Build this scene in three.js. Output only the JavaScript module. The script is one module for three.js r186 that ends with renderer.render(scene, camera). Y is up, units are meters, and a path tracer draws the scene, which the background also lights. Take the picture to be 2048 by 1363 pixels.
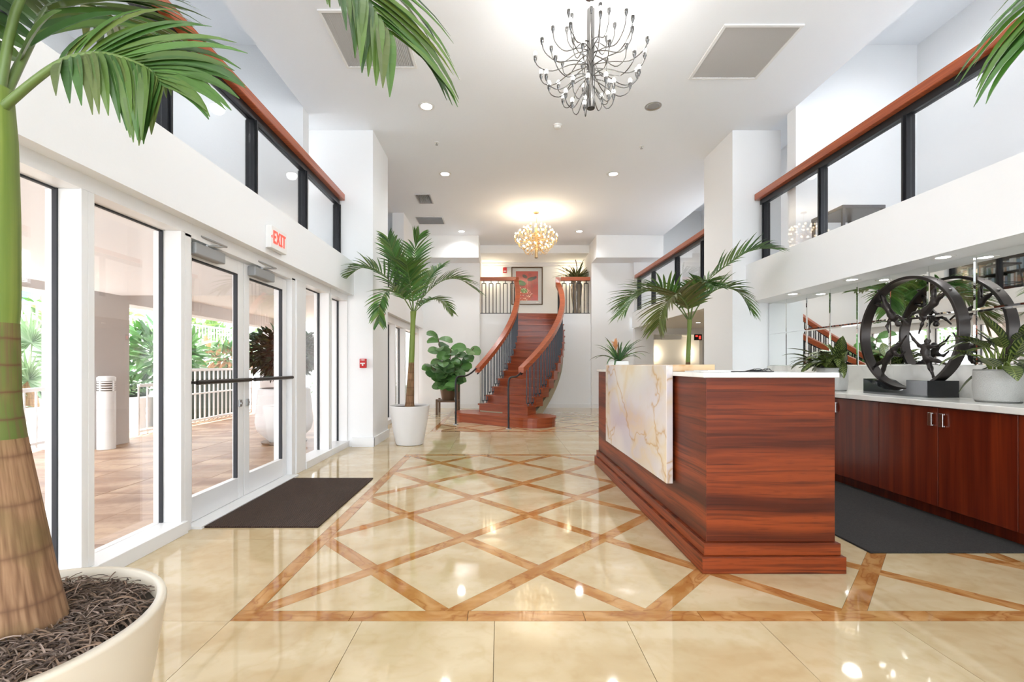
import * as THREE from 'three';
import { RoundedBoxGeometry } from 'three/addons/geometries/RoundedBoxGeometry.js';
import { mergeGeometries, mergeVertices, toCreasedNormals } from 'three/addons/utils/BufferGeometryUtils.js';
import { MarchingCubes } from 'three/addons/objects/MarchingCubes.js';
import { TextGeometry } from 'three/addons/geometries/TextGeometry.js';
import { FontLoader } from 'three/addons/loaders/FontLoader.js';

// ---------------------------------------------------------------- camera, sky, sun, exposure
const scene = new THREE.Scene();
const EYE = 1.15, FOCAL = 930;                       // eye height in metres, focal length in pixels of a 2048 x 1363 frame
const camera = new THREE.PerspectiveCamera(2 * Math.atan(681.5 / FOCAL) * 180 / Math.PI, 2048 / 1363, 0.05, 400);
camera.position.set(0, EYE, 0);
camera.setViewOffset(2048, 1363, 24, -49.5, 2048, 1363);   // shifted lens: verticals stay upright
scene.background = new THREE.Color().setRGB(0.86, 0.93, 1.0);
scene.backgroundIntensity = 4.2;
const sun = new THREE.DirectionalLight(new THREE.Color().setRGB(1.0, 0.95, 0.86), 9);
sun.position.set(-10, 34, -22); sun.target.position.set(-4, 0, -6);
sun.shadow.mapSize.set(2048, 2048);
Object.assign(sun.shadow.camera, { left: -25, right: 25, top: 25, bottom: -25, near: 1, far: 90 });
scene.add(sun, sun.target);
const renderer = new THREE.WebGLRenderer({ antialias: true });
renderer.toneMapping = THREE.LinearToneMapping;
renderer.toneMappingExposure = 1.84;
renderer.shadowMap.enabled = true;
const DOWNLIGHT = 2.6;      // candela of one recessed downlight
const CHANDELIER = 2.2;     // candela of one chandelier

// ---------------------------------------------------------------- helpers
let seed = 7;
const rnd = () => { seed = (seed * 1664525 + 1013904223) >>> 0; return seed / 4294967296; };
const rr = (a, b) => a + (b - a) * rnd();
const R = Math.PI / 180;
const V = (x, y, d) => new THREE.Vector3(x, y, -d);    // d is the distance into the room
const used = new Map();
function numbered(name) { const n = used.get(name) || 0; used.set(name, n + 1); return n ? `${name}_${String(n).padStart(3, '0')}` : name; }
function thing(name, label, category, pos = [0, 0, 0], group) {
  const o = new THREE.Group(); o.name = numbered(name); scene.add(o);
  o.position.set(pos[0], pos[1], -pos[2]);
  o.userData = { label, category }; if (group) o.userData.group = group;
  return o;
}
function part(name, geo, m, parent, label) {
  const g = Array.isArray(geo) ? mg(geo) : geo;
  const o = new THREE.Mesh(g, m); o.name = name; parent.add(o); if (label) o.userData.label = label;
  return o;
}
function single(name, label, category, geo, m, group) {
  const o = part(numbered(name), geo, m, scene); o.userData = { label, category }; if (group) o.userData.group = group;
  return o;
}
function struct(name, label, category, geo, m) {
  let o;
  if (geo) o = part(name, geo, m, scene); else { o = new THREE.Group(); o.name = name; scene.add(o); }
  o.userData = { kind: 'structure', label, category };
  return o;
}
const strip = g => { g = g.index ? g.toNonIndexed() : g; for (const k of Object.keys(g.attributes)) if (!['position', 'normal', 'uv', 'color'].includes(k)) g.deleteAttribute(k); return g; };
function mg(list) {
  list = list.map(strip);
  const anyC = list.some(g => g.attributes.color);
  for (const g of list) {
    if (!g.attributes.uv) g.setAttribute('uv', new THREE.BufferAttribute(new Float32Array(g.attributes.position.count * 2), 2));
    if (anyC && !g.attributes.color) g.setAttribute('color', new THREE.BufferAttribute(new Float32Array(g.attributes.position.count * 3).fill(1), 3));
  }
  return list.length === 1 ? list[0] : mergeGeometries(list);
}
// uv in metres from position, by the axis each face looks along
function uvm(g, { swap = false, du = 0, dv = 0, rot = 0, s = 1 } = {}) {
  g = g.index ? g.toNonIndexed() : g;
  if (!g.attributes.normal) g.computeVertexNormals();
  const p = g.attributes.position, n = g.attributes.normal, uv = new Float32Array(p.count * 2), c = Math.cos(rot), sn = Math.sin(rot);
  for (let i = 0; i < p.count; i++) {
    const ax = Math.abs(n.getX(i)), ay = Math.abs(n.getY(i)), az = Math.abs(n.getZ(i));
    let u, v;
    if (ay >= ax && ay >= az) { u = p.getX(i); v = p.getZ(i); } else if (ax >= az) { u = p.getZ(i); v = p.getY(i); } else { u = p.getX(i); v = p.getY(i); }
    if (swap) [u, v] = [v, u];
    uv[2 * i] = (c * u - sn * v) * s + du; uv[2 * i + 1] = (sn * u + c * v) * s + dv;
  }
  g.setAttribute('uv', new THREE.BufferAttribute(uv, 2));
  return g;
}
// box between coordinates; d runs into the room
function bx(x0, x1, y0, y1, d0, d1, o) {
  const g = new THREE.BoxGeometry(x1 - x0, y1 - y0, d1 - d0);
  g.translate((x0 + x1) / 2, (y0 + y1) / 2, -(d0 + d1) / 2);
  return uvm(g, o);
}
function rbx(x0, x1, y0, y1, d0, d1, r = 0.008, o) {
  const g = new RoundedBoxGeometry(x1 - x0, y1 - y0, d1 - d0, 2, Math.min(r, (x1 - x0) / 2.01, (y1 - y0) / 2.01, (d1 - d0) / 2.01));
  g.translate((x0 + x1) / 2, (y0 + y1) / 2, -(d0 + d1) / 2);
  return uvm(g, o);
}
const cyl = (r0, r1, h, x, y, d, n = 24) => { const g = new THREE.CylinderGeometry(r1, r0, h, n); g.translate(x, y + h / 2, -d); return g; };
const tube = (pts, r, n = 24, rs = 8) => new THREE.TubeGeometry(new THREE.CatmullRomCurve3(pts), n, r, rs);
function bar(a, b, r, n = 8) { const g = new THREE.CylinderGeometry(r, r, a.distanceTo(b), n); g.applyQuaternion(new THREE.Quaternion().setFromUnitVectors(new THREE.Vector3(0, 1, 0), b.clone().sub(a).normalize())); const m = a.clone().add(b).multiplyScalar(0.5); g.translate(m.x, m.y, m.z); return g; }
function sqbar(a, b, w) { const L = a.distanceTo(b), g = new THREE.BoxGeometry(w, L, w); g.applyQuaternion(new THREE.Quaternion().setFromUnitVectors(new THREE.Vector3(0, 1, 0), b.clone().sub(a).normalize())); const m = a.clone().add(b).multiplyScalar(0.5); g.translate(m.x, m.y, m.z); return g; }
const lathe = (prof, x = 0, y = 0, d = 0, n = 40) => { const g = new THREE.LatheGeometry(prof.map(p => new THREE.Vector2(p[0], p[1])), n); g.translate(x, y, -d); return g; };
// prism on a polygon given as [x, d]; top at y1
function prism(poly, y0, y1, o = {}) {
  const pos = [], A = poly.map(p => [p[0], -p[1]]);
  let area = 0; for (let i = 0; i < A.length; i++) { const q = A[(i + 1) % A.length]; area += A[i][0] * q[1] - q[0] * A[i][1]; }
  if (area > 0) A.reverse();
  for (let i = 1; i < A.length - 1; i++) {
    pos.push(A[0][0], y1, A[0][1], A[i][0], y1, A[i][1], A[i + 1][0], y1, A[i + 1][1]);
    pos.push(A[0][0], y0, A[0][1], A[i + 1][0], y0, A[i + 1][1], A[i][0], y0, A[i][1]);
  }
  for (let i = 0; i < A.length; i++) {
    const a = A[i], b = A[(i + 1) % A.length];
    pos.push(a[0], y0, a[1], b[0], y0, b[1], b[0], y1, b[1], a[0], y0, a[1], b[0], y1, b[1], a[0], y1, a[1]);
  }
  const g = new THREE.BufferGeometry();
  g.setAttribute('position', new THREE.BufferAttribute(new Float32Array(pos), 3)); g.computeVertexNormals();
  return uvm(g, o);
}
// sweep a rectangle (w wide, h tall, upright) along points
function sweepRect(pts, w, h, closed = false) {
  const pos = [], n = pts.length, ring = [];
  for (let i = 0; i < n; i++) {
    const a = pts[Math.max(0, i - 1)], b = pts[Math.min(n - 1, i + 1)];
    const t = b.clone().sub(a); const side = new THREE.Vector3(-t.z, 0, t.x).normalize();
    const up = new THREE.Vector3(0, 1, 0), p = pts[i];
    ring.push([[-1, -1], [1, -1], [1, 1], [-1, 1]].map(([s, u]) => p.clone().addScaledVector(side, s * w / 2).addScaledVector(up, u * h / 2)));
  }
  const q = (a, b, c, d) => pos.push(...a, ...b, ...c, ...a, ...c, ...d);
  for (let i = 0; i < n - 1; i++) for (let k = 0; k < 4; k++) { const A = ring[i], B = ring[i + 1], k2 = (k + 1) % 4; q(A[k].toArray(), A[k2].toArray(), B[k2].toArray(), B[k].toArray()); }
  const f = ring[0].map(v => v.toArray()), l = ring[n - 1].map(v => v.toArray());
  q(f[3], f[2], f[1], f[0]); q(l[0], l[1], l[2], l[3]);
  const g = new THREE.BufferGeometry();
  g.setAttribute('position', new THREE.BufferAttribute(new Float32Array(pos), 3)); g.computeVertexNormals();
  return uvm(g);
}

// ---------------------------------------------------------------- procedural textures
function lattice(n) { const a = new Float32Array(n * n); for (let i = 0; i < a.length; i++) a[i] = rnd(); return a; }
const LAT = lattice(256);
const sm = t => t * t * (3 - 2 * t);
function vnoise(x, y, px, py) {          // value noise that repeats every px, py cells
  const x0 = Math.floor(x), y0 = Math.floor(y), fx = sm(x - x0), fy = sm(y - y0);
  const w = (a, p) => ((a % p) + p) % p, h = (i, j) => LAT[(w(i, px) * 7 & 255) + (w(j, py) * 13 + w(i, px) * 3 & 255) * 256];
  const a = h(x0, y0), b = h(x0 + 1, y0), c = h(x0, y0 + 1), d = h(x0 + 1, y0 + 1);
  return a + (b - a) * fx + (c - a) * fy + (a - b - c + d) * fx * fy;
}
function fbm(u, v, fx, fy, oct = 4) { let s = 0, a = 0.5, n = 0; for (let i = 0; i < oct; i++) { s += a * vnoise(u * fx, v * fy, fx, fy); n += a; a *= 0.5; fx *= 2; fy *= 2; } return s / n; }
const clamp = (x, a = 0, b = 1) => Math.min(b, Math.max(a, x));
const mix3 = (a, b, t) => [a[0] + (b[0] - a[0]) * t, a[1] + (b[1] - a[1]) * t, a[2] + (b[2] - a[2]) * t];
function tex(w, h, f, metresU, metresV, srgb = true) {
  const a = new Uint8Array(w * h * 4);
  for (let y = 0; y < h; y++) for (let x = 0; x < w; x++) {
    const c = f(x / w, y / h), i = 4 * (y * w + x);
    if (typeof c === 'number') a[i] = a[i + 1] = a[i + 2] = clamp(c) * 255; else { a[i] = clamp(c[0], 0, 255); a[i + 1] = clamp(c[1], 0, 255); a[i + 2] = clamp(c[2], 0, 255); }
    a[i + 3] = 255;
  }
  const t = new THREE.DataTexture(a, w, h); t.magFilter = THREE.LinearFilter; t.minFilter = THREE.LinearFilter;
  t.wrapS = t.wrapT = THREE.RepeatWrapping; t.repeat.set(1 / metresU, 1 / metresV); if (srgb) t.colorSpace = THREE.SRGBColorSpace; t.needsUpdate = true;
  return t;
}
const cremaTex = tex(1024, 1024, (u, v) => {
  const w = fbm(u, v, 6, 6, 4), a = fbm(u + 0.13 * w, v + 0.1 * w, 4, 9, 5), b = fbm(u, v, 40, 40, 3);
  const vein = Math.pow(1 - Math.abs(2 * fbm(u + 0.2 * w, v + 0.31, 5, 5, 4) - 1), 18);
  let c = mix3([214, 196, 162], [196, 172, 132], clamp((a - 0.35) * 2.2));
  c = mix3(c, [186, 158, 114], vein * 0.2 + 0.26 * clamp((b - 0.48) * 3));
  return c;
}, 1.9, 1.9);
const inlayTex = tex(1024, 512, (u, v) => {
  const w = fbm(u, v, 5, 4, 4), a = fbm(u + 0.2 * w, v + 0.3 * w, 8, 10, 5), vein = Math.pow(1 - Math.abs(2 * fbm(u + 0.3 * w, v, 6, 8, 4) - 1), 14);
  let c = mix3([202, 156, 102], [172, 116, 60], clamp((a - 0.3) * 2.3));
  return mix3(c, [142, 84, 40], vein * 0.6);
}, 1.3, 0.65);
const deskTex = tex(1024, 1024, (u, v) => {
  const w = fbm(u, v, 2, 5, 4) * 0.06, bnd = fbm(u * 1, v + w, 1, 14, 4), fine = fbm(u, v + w * 0.7, 4, 120, 3), pore = fbm(u, v, 24, 256, 2);
  let c = mix3([74, 27, 11], [140, 62, 26], clamp((bnd - 0.3) * 2.3));
  c = mix3(c, [50, 18, 8], clamp((fine - 0.5) * 2.2) * 0.75);
  return mix3(c, [60, 24, 14], clamp((pore - 0.6) * 1.6) * 0.5);
}, 1.7, 1.15);
const cabTex = tex(512, 1024, (u, v) => {
  const w = fbm(u, v, 4, 2, 3) * 0.03, a = fbm(u + w, v, 24, 2, 4), f = fbm(u + w, v, 128, 4, 3);
  return mix3(mix3([84, 24, 9], [116, 42, 16], clamp((a - 0.3) * 2)), [56, 15, 6], clamp((f - 0.5) * 1.4) * 0.7);
}, 0.9, 1.8);
const railTex = tex(512, 256, (u, v) => { const a = fbm(u, v, 3, 30, 4); return mix3([152, 70, 36], [186, 96, 52], clamp((a - 0.3) * 2)); }, 1.5, 0.3);
const stepTex = tex(512, 512, (u, v) => { const a = fbm(u, v, 4, 30, 4), p = fbm(u, v, 6, 3, 3); return mix3(mix3([136, 58, 28], [176, 86, 44], clamp((a - 0.3) * 2)), [140, 70, 44], p * 0.4); }, 1.2, 0.8);
const onyxTex = tex(1024, 1024, (u, v) => {
  const w = fbm(u, v, 3, 3, 4), a = fbm(u + 0.35 * w, v + 0.35 * w, 3, 3, 5), b = fbm(u - 0.3 * w, v + 0.25 * w, 4, 4, 5);
  const v1 = Math.pow(1 - Math.abs(2 * a - 1), 5), v2 = Math.pow(1 - Math.abs(2 * b - 1.06), 30), pu = fbm(u, v, 2, 2, 3);
  let c = mix3([236, 229, 214], [204, 196, 204], clamp((pu - 0.4) * 2.6));
  c = mix3(c, [226, 196, 142], clamp(v1 * 0.6 - 0.12)); c = mix3(c, [182, 128, 66], v2 * 0.55);
  return c;
}, 1.9, 1.3);
const stoneTex = tex(1024, 1024, (u, v) => {
  const w = fbm(u, v, 4, 4, 4), a = fbm(u + 0.2 * w, v, 3, 10, 5), b = fbm(u, v, 60, 60, 3);
  return mix3(mix3([198, 168, 140], [146, 110, 86], clamp((a - 0.3) * 2.0)), [118, 84, 62], clamp((b - 0.5) * 2) * 0.35);
}, 2.4, 2.4);
const whiteMarbleTex = tex(512, 512, (u, v) => { const w = fbm(u, v, 4, 4, 4), x = Math.pow(1 - Math.abs(2 * fbm(u + 0.3 * w, v + 0.2 * w, 4, 4, 4) - 1), 8); return mix3([232, 230, 224], [206, 203, 197], x * 0.7 + w * 0.15); }, 1.2, 1.2);
const paintBump = tex(256, 256, (u, v) => fbm(u, v, 48, 48, 3), 0.6, 0.6, false);
const matTex = tex(256, 256, (u, v) => { const r = 0.5 + 0.5 * Math.sin(u * Math.PI * 2 * 32), n = fbm(u, v, 64, 64, 2); return mix3([44, 29, 21], [84, 60, 46], clamp(r * 0.7 + (n - 0.5) * 0.8)); }, 0.5, 0.5);
const matBump = tex(256, 256, (u, v) => 0.5 + 0.5 * Math.sin(u * Math.PI * 2 * 32), 0.5, 0.5, false);
const carpetTex = tex(256, 256, (u, v) => { const n = fbm(u, v, 100, 100, 2); return mix3([34, 32, 31], [58, 55, 53], n); }, 0.5, 0.5);
const trunkTex = tex(512, 1024, (u, v) => {
  const ring = Math.pow(1 - Math.abs(2 * ((v * 9 + 0.06 * fbm(u, v, 6, 6, 3)) % 1) - 1), 10), st = fbm(u, v, 60, 10, 4), p = fbm(u, v, 5, 8, 4);
  let c = mix3([158, 122, 90], [108, 76, 50], clamp((st - 0.3) * 2)); c = mix3(c, [92, 78, 40], clamp((p - 0.45) * 2.4) * 0.6);
  return mix3(c, [84, 54, 34], ring * 0.5);
}, 1, 1);
const youngTex = tex(512, 1024, (u, v) => {   // bands of green and brown below the crownshaft
  const b = (v * 16 + 0.15 * fbm(u, v, 5, 5, 3)) % 1, line = Math.pow(1 - Math.abs(2 * b - 1), 14), g = fbm(u, v, 4, 9, 3), st = fbm(u, v, 70, 8, 3);
  const c = mix3(mix3([124, 112, 62], [88, 104, 40], clamp((g - 0.35) * 3)), [112, 84, 58], clamp((st - 0.45) * 2));
  return mix3(c, [96, 54, 34], line * 0.85);
}, 1, 1);
const shaftTex = tex(256, 512, (u, v) => mix3([92, 116, 38], [132, 146, 66], clamp(fbm(u, v, 30, 3, 3))), 1, 1);
const speckBump = tex(256, 256, (u, v) => fbm(u, v, 90, 90, 3), 0.25, 0.25, false);
const calaTex = tex(256, 256, (u, v) => {   // u along the leaf, v across: dark feathered bars on a pale ground
  const s = Math.abs(v - 0.5) * 2, bars = Math.sin((u * 9 - s * 1.6) * Math.PI * 2);
  let c = mix3([40, 58, 26], [128, 138, 74], clamp(bars * 1.4 + 0.2)); if (s < 0.06) c = [120, 130, 70]; if (s > 0.86) c = [34, 48, 22];
  return c;
}, 1, 1);

// ---------------------------------------------------------------- materials
const L = (r, g, b) => new THREE.Color().setRGB(r, g, b);
const std = (o) => new THREE.MeshStandardMaterial(o), phy = (o) => new THREE.MeshPhysicalMaterial(o);
const M = {
  wall: std({ color: L(0.87, 0.88, 0.89), roughness: 0.85, bumpMap: paintBump, bumpScale: 0.0006 }),
  ceiling: std({ color: L(0.86, 0.885, 0.92), roughness: 0.9, bumpMap: paintBump, bumpScale: 0.0006 }),
  trim: std({ color: L(0.82, 0.82, 0.82), roughness: 0.35 }),
  crema: phy({ map: cremaTex, roughness: 0.045, ior: 1.7 }),
  inlay: phy({ map: inlayTex, roughness: 0.05, ior: 1.7 }),
  grout: std({ color: L(0.42, 0.32, 0.2), roughness: 0.7 }),
  desk: phy({ map: deskTex, roughness: 0.42, specularIntensity: 0.6 }),
  cab: phy({ map: cabTex, roughness: 0.3, specularIntensity: 0.8 }),
  rail: phy({ map: railTex, roughness: 0.35, clearcoat: 0.4, clearcoatRoughness: 0.2 }),
  step: phy({ map: stepTex, roughness: 0.28 }),
  onyx: phy({ map: onyxTex, roughness: 0.12 }),
  onyxEdge: phy({ map: onyxTex, color: L(0.86, 0.66, 0.42), roughness: 0.2 }),
  whiteMarble: phy({ map: whiteMarbleTex, roughness: 0.15 }),
  stone: std({ map: stoneTex, roughness: 0.5 }),
  black: std({ color: L(0.02, 0.021, 0.024), roughness: 0.4 }),
  blackMetal: std({ color: L(0.03, 0.031, 0.035), roughness: 0.35, metalness: 0.6 }),
  bronze: phy({ color: L(0.045, 0.038, 0.036), roughness: 0.3, metalness: 0.75 }),
  granite: phy({ color: L(0.012, 0.013, 0.015), roughness: 0.08 }),
  gasket: std({ color: L(0.02, 0.022, 0.028), roughness: 0.6 }),
  steel: std({ color: L(0.42, 0.43, 0.44), roughness: 0.35, metalness: 0.8 }),
  greyMetal: std({ color: L(0.33, 0.34, 0.35), roughness: 0.5, metalness: 0.3 }),
  chrome: std({ color: L(0.62, 0.62, 0.62), roughness: 0.18, metalness: 1 }),
  nickel: std({ color: L(0.16, 0.155, 0.15), roughness: 0.25, metalness: 1 }),
  gold: std({ color: L(0.78, 0.56, 0.30), roughness: 0.25, metalness: 1 }),
  mirror: std({ color: L(0.88, 0.90, 0.89), roughness: 0.015, metalness: 1 }),
  glass: phy({ color: L(1, 1, 1), roughness: 0.0, transmission: 1, thickness: 0, ior: 1.5 }),
  bulb: std({ color: L(1, 1, 1), emissive: L(1, 0.97, 0.92), emissiveIntensity: 3.2, roughness: 0.4 }),
  warmBulb: std({ color: L(1, 0.95, 0.85), emissive: L(1, 0.86, 0.62), emissiveIntensity: 3, roughness: 0.4 }),
  lens: std({ color: L(1, 1, 1), emissive: L(1, 0.97, 0.93), emissiveIntensity: 7, roughness: 0.5 }),
  sconce: std({ color: L(1, 0.95, 0.85), emissive: L(1, 0.86, 0.66), emissiveIntensity: 4, roughness: 0.5 }),
  brownMat: std({ map: matTex, roughness: 0.95, bumpMap: matBump, bumpScale: 0.004 }),
  carpet: std({ map: carpetTex, roughness: 1 }),
  pot: std({ color: L(0.72, 0.71, 0.70), roughness: 0.35 }),
  creamPot: std({ color: L(0.70, 0.62, 0.50), roughness: 0.4 }),
  rough: std({ color: L(0.66, 0.65, 0.62), roughness: 0.9, bumpMap: speckBump, bumpScale: 0.008 }),
  soil: std({ color: L(0.04, 0.028, 0.02), roughness: 1 }),
  moss: std({ color: L(1, 1, 1), vertexColors: true, roughness: 1 }),
  trunk: std({ map: trunkTex, roughness: 0.85 }),
  young: std({ map: youngTex, roughness: 0.7 }),
  shaft: std({ map: shaftTex, roughness: 0.5 }),
  leaf: phy({ vertexColors: true, roughness: 0.42, transmission: 0.22, thickness: 0, side: THREE.DoubleSide }),
  cala: std({ map: calaTex, roughness: 0.4, side: THREE.DoubleSide }),
  stairSoffit: std({ color: L(0.36, 0.32, 0.22), roughness: 0.7 }),
  red: std({ color: L(0.55, 0.012, 0.015), roughness: 0.35 }),
  redLit: std({ color: L(0.8, 0.03, 0.02), emissive: L(1, 0.06, 0.04), emissiveIntensity: 0.9, roughness: 0.5 }),
  outWall: std({ color: L(0.60, 0.56, 0.54), roughness: 0.9 }),
  outCeil: std({ color: L(0.74, 0.71, 0.68), roughness: 0.9 }),
  outWhite: std({ color: L(0.82, 0.82, 0.82), roughness: 0.8 }),
  blueWall: std({ color: L(0.12, 0.28, 0.55), roughness: 0.8 }),
  darkGreen: std({ color: L(0.03, 0.05, 0.035), roughness: 0.9 }),
  wood: std({ color: L(0.13, 0.07, 0.035), roughness: 0.5 }),
  grille: std({ color: L(0.62, 0.62, 0.63), roughness: 0.5 }),
  white: std({ color: L(0.82, 0.82, 0.81), roughness: 0.45 }),
  paper: std({ color: L(0.75, 0.74, 0.72), roughness: 0.8 }),
  glassVase: std({ color: L(0.35, 0.30, 0.24), roughness: 0.12, metalness: 0.5 }),
};

// ================================================================ THE SETTING
const CEIL = 4.5, MEZ_L = 2.62, MEZ_R = 2.58, SOF_L = 2.15, SOF_R = 2.04, BACK = -5;

// ---------------------------------------------------------------- floor: marble tiles and inlay strips, piece by piece
{
  const floor = struct('floor', 'polished cream marble floor with a diamond lattice of amber inlay strips', 'floor');
  part('bed', [bx(-2.36, 7.2, -0.25, -0.012, BACK, 14.6)], M.grout, floor);
  const G = 0.0012, T = -0.012;
  const tile = (poly, m, name) => part(name, prism(poly, T, 0, { du: rr(0, 9), dv: rr(0, 9), rot: m === M.crema ? rr(-0.3, 0.3) : 0 }), m, floor);
  const shrink = (poly, g) => { // move every edge inwards by g
    let A = poly, area = 0; for (let i = 0; i < A.length; i++) { const q = A[(i + 1) % A.length]; area += A[i][0] * q[1] - q[0] * A[i][1]; }
    if (area < 0) A = A.slice().reverse();
    const n = A.length, E = A.map((a, i) => { const b = A[(i + 1) % n], dx = b[0] - a[0], dy = b[1] - a[1], l = Math.hypot(dx, dy); return { p: [a[0] - dy / l * g, a[1] + dx / l * g], d: [dx / l, dy / l] }; });
    return E.map((e, i) => { const f = E[(i + n - 1) % n], c = f.d[0] * e.d[1] - f.d[1] * e.d[0], t = ((e.p[0] - f.p[0]) * e.d[1] - (e.p[1] - f.p[1]) * e.d[0]) / c; return [f.p[0] + f.d[0] * t, f.p[1] + f.d[1] * t]; });
  };
  const rect = (x0, x1, d0, d1) => [[x0 + G, d0 + G], [x1 - G, d0 + G], [x1 - G, d1 - G], [x0 + G, d1 - G]];
  const plain = (x0, x1, d0, d1, nx, nd) => { for (let i = 0; i < nx; i++) for (let j = 0; j < nd; j++) tile(rect(x0 + (x1 - x0) * i / nx, x0 + (x1 - x0) * (i + 1) / nx, d0 + (d1 - d0) * j / nd, d0 + (d1 - d0) * (j + 1) / nd), M.crema, 'marble_tile'); };
  const W = 0.088;                                     // strip width
  const field = (x0, d0, hx, hd, nk, nj) => {
    const X = k => x0 + hx * k, D = j => d0 + hd * j, lo = [x0 + W / 2, d0 + W / 2], hi = [X(nk) - W / 2, D(nj) - W / 2];
    const clip = poly => {   // to the inside of the border
      const cut = (P, f) => { const o = []; for (let i = 0; i < P.length; i++) { const a = P[i], b = P[(i + 1) % P.length], fa = f(a), fb = f(b); if (fa >= 0) o.push(a); if (fa * fb < 0) { const t = fa / (fa - fb); o.push([a[0] + (b[0] - a[0]) * t, a[1] + (b[1] - a[1]) * t]); } } return o; };
      let P = cut(poly, p => p[0] - lo[0]); P = cut(P, p => hi[0] - p[0]); P = cut(P, p => p[1] - lo[1]); P = cut(P, p => hi[1] - p[1]);
      return P.filter((p, i) => { const q = P[(i + 1) % P.length]; return Math.hypot(p[0] - q[0], p[1] - q[1]) > 1e-5; });
    };
    const inset = W / 2 * Math.hypot(hx, hd);           // from the strip's half width, along each half diagonal
    for (let k = 0; k <= nk; k++) for (let j = 0; j <= nj; j++) {
      if ((k + j) % 2 === 0) {                          // node: strips to the right-far and right-near
        for (const s of [1, -1]) {
          const j2 = j + s; if (k + 1 > nk || j2 < 0 || j2 > nj) continue;
          const a = [X(k), D(j)], b = [X(k + 1), D(j2)], l = Math.hypot(hx, hd), u = [(b[0] - a[0]) / l, (b[1] - a[1]) / l], n = [-u[1] * W / 2, u[0] * W / 2];
          const e0 = s === 1 ? 0 : W * 0.5, e1 = s === 1 ? l : l - W * 0.5;   // one direction runs through, the other stops at it
          const P = clip([[a[0] + u[0] * e0 + n[0], a[1] + u[1] * e0 + n[1]], [a[0] + u[0] * e1 * 1 + n[0], a[1] + u[1] * e1 + n[1]], [a[0] + u[0] * e1 - n[0], a[1] + u[1] * e1 - n[1]], [a[0] + u[0] * e0 - n[0], a[1] + u[1] * e0 - n[1]]]);
          if (P.length > 2) part('inlay_strip', prism(P, T, 0, { du: rr(0, 9), dv: rr(0, 9), rot: Math.atan2(u[1], u[0]) }), M.inlay, floor);
        }
      } else {
        const P = clip([[X(k) - hx + inset / hd, D(j)], [X(k), D(j) - hd + inset / hx], [X(k) + hx - inset / hd, D(j)], [X(k), D(j) + hd - inset / hx]]);
        if (P.length > 2) tile(shrink(P, G), M.crema, 'marble_tile');
      }
    }
    // border, in pieces of uneven length
    const run = (x0, x1, d0, d1) => { const along = x1 - x0 > d1 - d0, n = Math.max(2, Math.round((along ? x1 - x0 : d1 - d0) / 0.55)); for (let i = 0; i < n; i++) { const a = i / n, b = (i + 1) / n; const r = along ? rect(x0 + (x1 - x0) * a, x0 + (x1 - x0) * b, d0, d1) : rect(x0, x1, d0 + (d1 - d0) * a, d0 + (d1 - d0) * b); part('inlay_strip', prism(r, T, 0, { du: rr(0, 9), dv: rr(0, 9), rot: along ? 0 : Math.PI / 2 }), M.inlay, floor); } };
    run(x0 - W / 2, X(nk) + W / 2, d0 - W / 2, d0 + W / 2); run(x0 - W / 2, X(nk) + W / 2, D(nj) - W / 2, D(nj) + W / 2);
    run(x0 - W / 2, x0 + W / 2, d0 + W / 2, D(nj) - W / 2); run(X(nk) - W / 2, X(nk) + W / 2, d0 + W / 2, D(nj) - W / 2);
    return [x0 - W / 2, X(nk) + W / 2, d0 - W / 2, D(nj) + W / 2];
  };
  const [fx0, fx1, fd0, fd1] = field(-1.175, 2.14, 0.466, 0.4825, 9, 8);
  const [gx0, gx1, gd0, gd1] = field(-1.175, 8.15, 0.466, 0.4825, 9, 8);
  plain(fx0, fx0 + 0.597 * 8, -2.75, fd0, 8, 8);                   // foreground
  plain(-2.2, fx0, -2.75, fd0 - 0.0, 1, 4); plain(-2.2, fx0, fd0, fd1, 1, 4); plain(-2.2, fx0, fd1, gd0, 1, 2); plain(-2.2, gx0, gd0, 12.7, 1, 4);
  plain(fx0, fx1, fd1, gd0, 8, 3);
  plain(fx1, 3.9, fd0, fd1, 1, 6); plain(fx1, 3.9, fd1, gd0, 1, 3); plain(gx1, 7, gd0, 12.7, 3, 4); plain(gx0, gx1, gd1, 12.7, 8, 1);
  plain(-2.2, 4.0, BACK, -2.75, 6, 3);
}

// ---------------------------------------------------------------- ceiling and walls
const VENTS = [[2.2, 2.99, 4.56, 5.43], [-1.72, -0.93, 4.37, 5.23], [-1.67, -1.36, 9.06, 9.59], [-1.91, -1.29, 10.45, 10.97]];
function plate(x0, x1, d0, d1, holes) {        // ceiling board with openings for the vents
  const q = (s, a, b, c, d, f) => { s.moveTo(a, c); if (f) { s.lineTo(b, c); s.lineTo(b, d); s.lineTo(a, d); } else { s.lineTo(a, d); s.lineTo(b, d); s.lineTo(b, c); } s.closePath(); };
  const s = new THREE.Shape(); q(s, x0, x1, d0, d1, true);
  for (const [a, b, c, d] of holes) { const h = new THREE.Path(); q(h, a + 0.02, b - 0.02, c + 0.02, d - 0.02, false); s.holes.push(h); }
  const g = new THREE.ExtrudeGeometry(s, { depth: 0.25, bevelEnabled: false }); g.rotateX(-Math.PI / 2); g.translate(0, CEIL, 0);
  return uvm(g);
}
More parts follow.
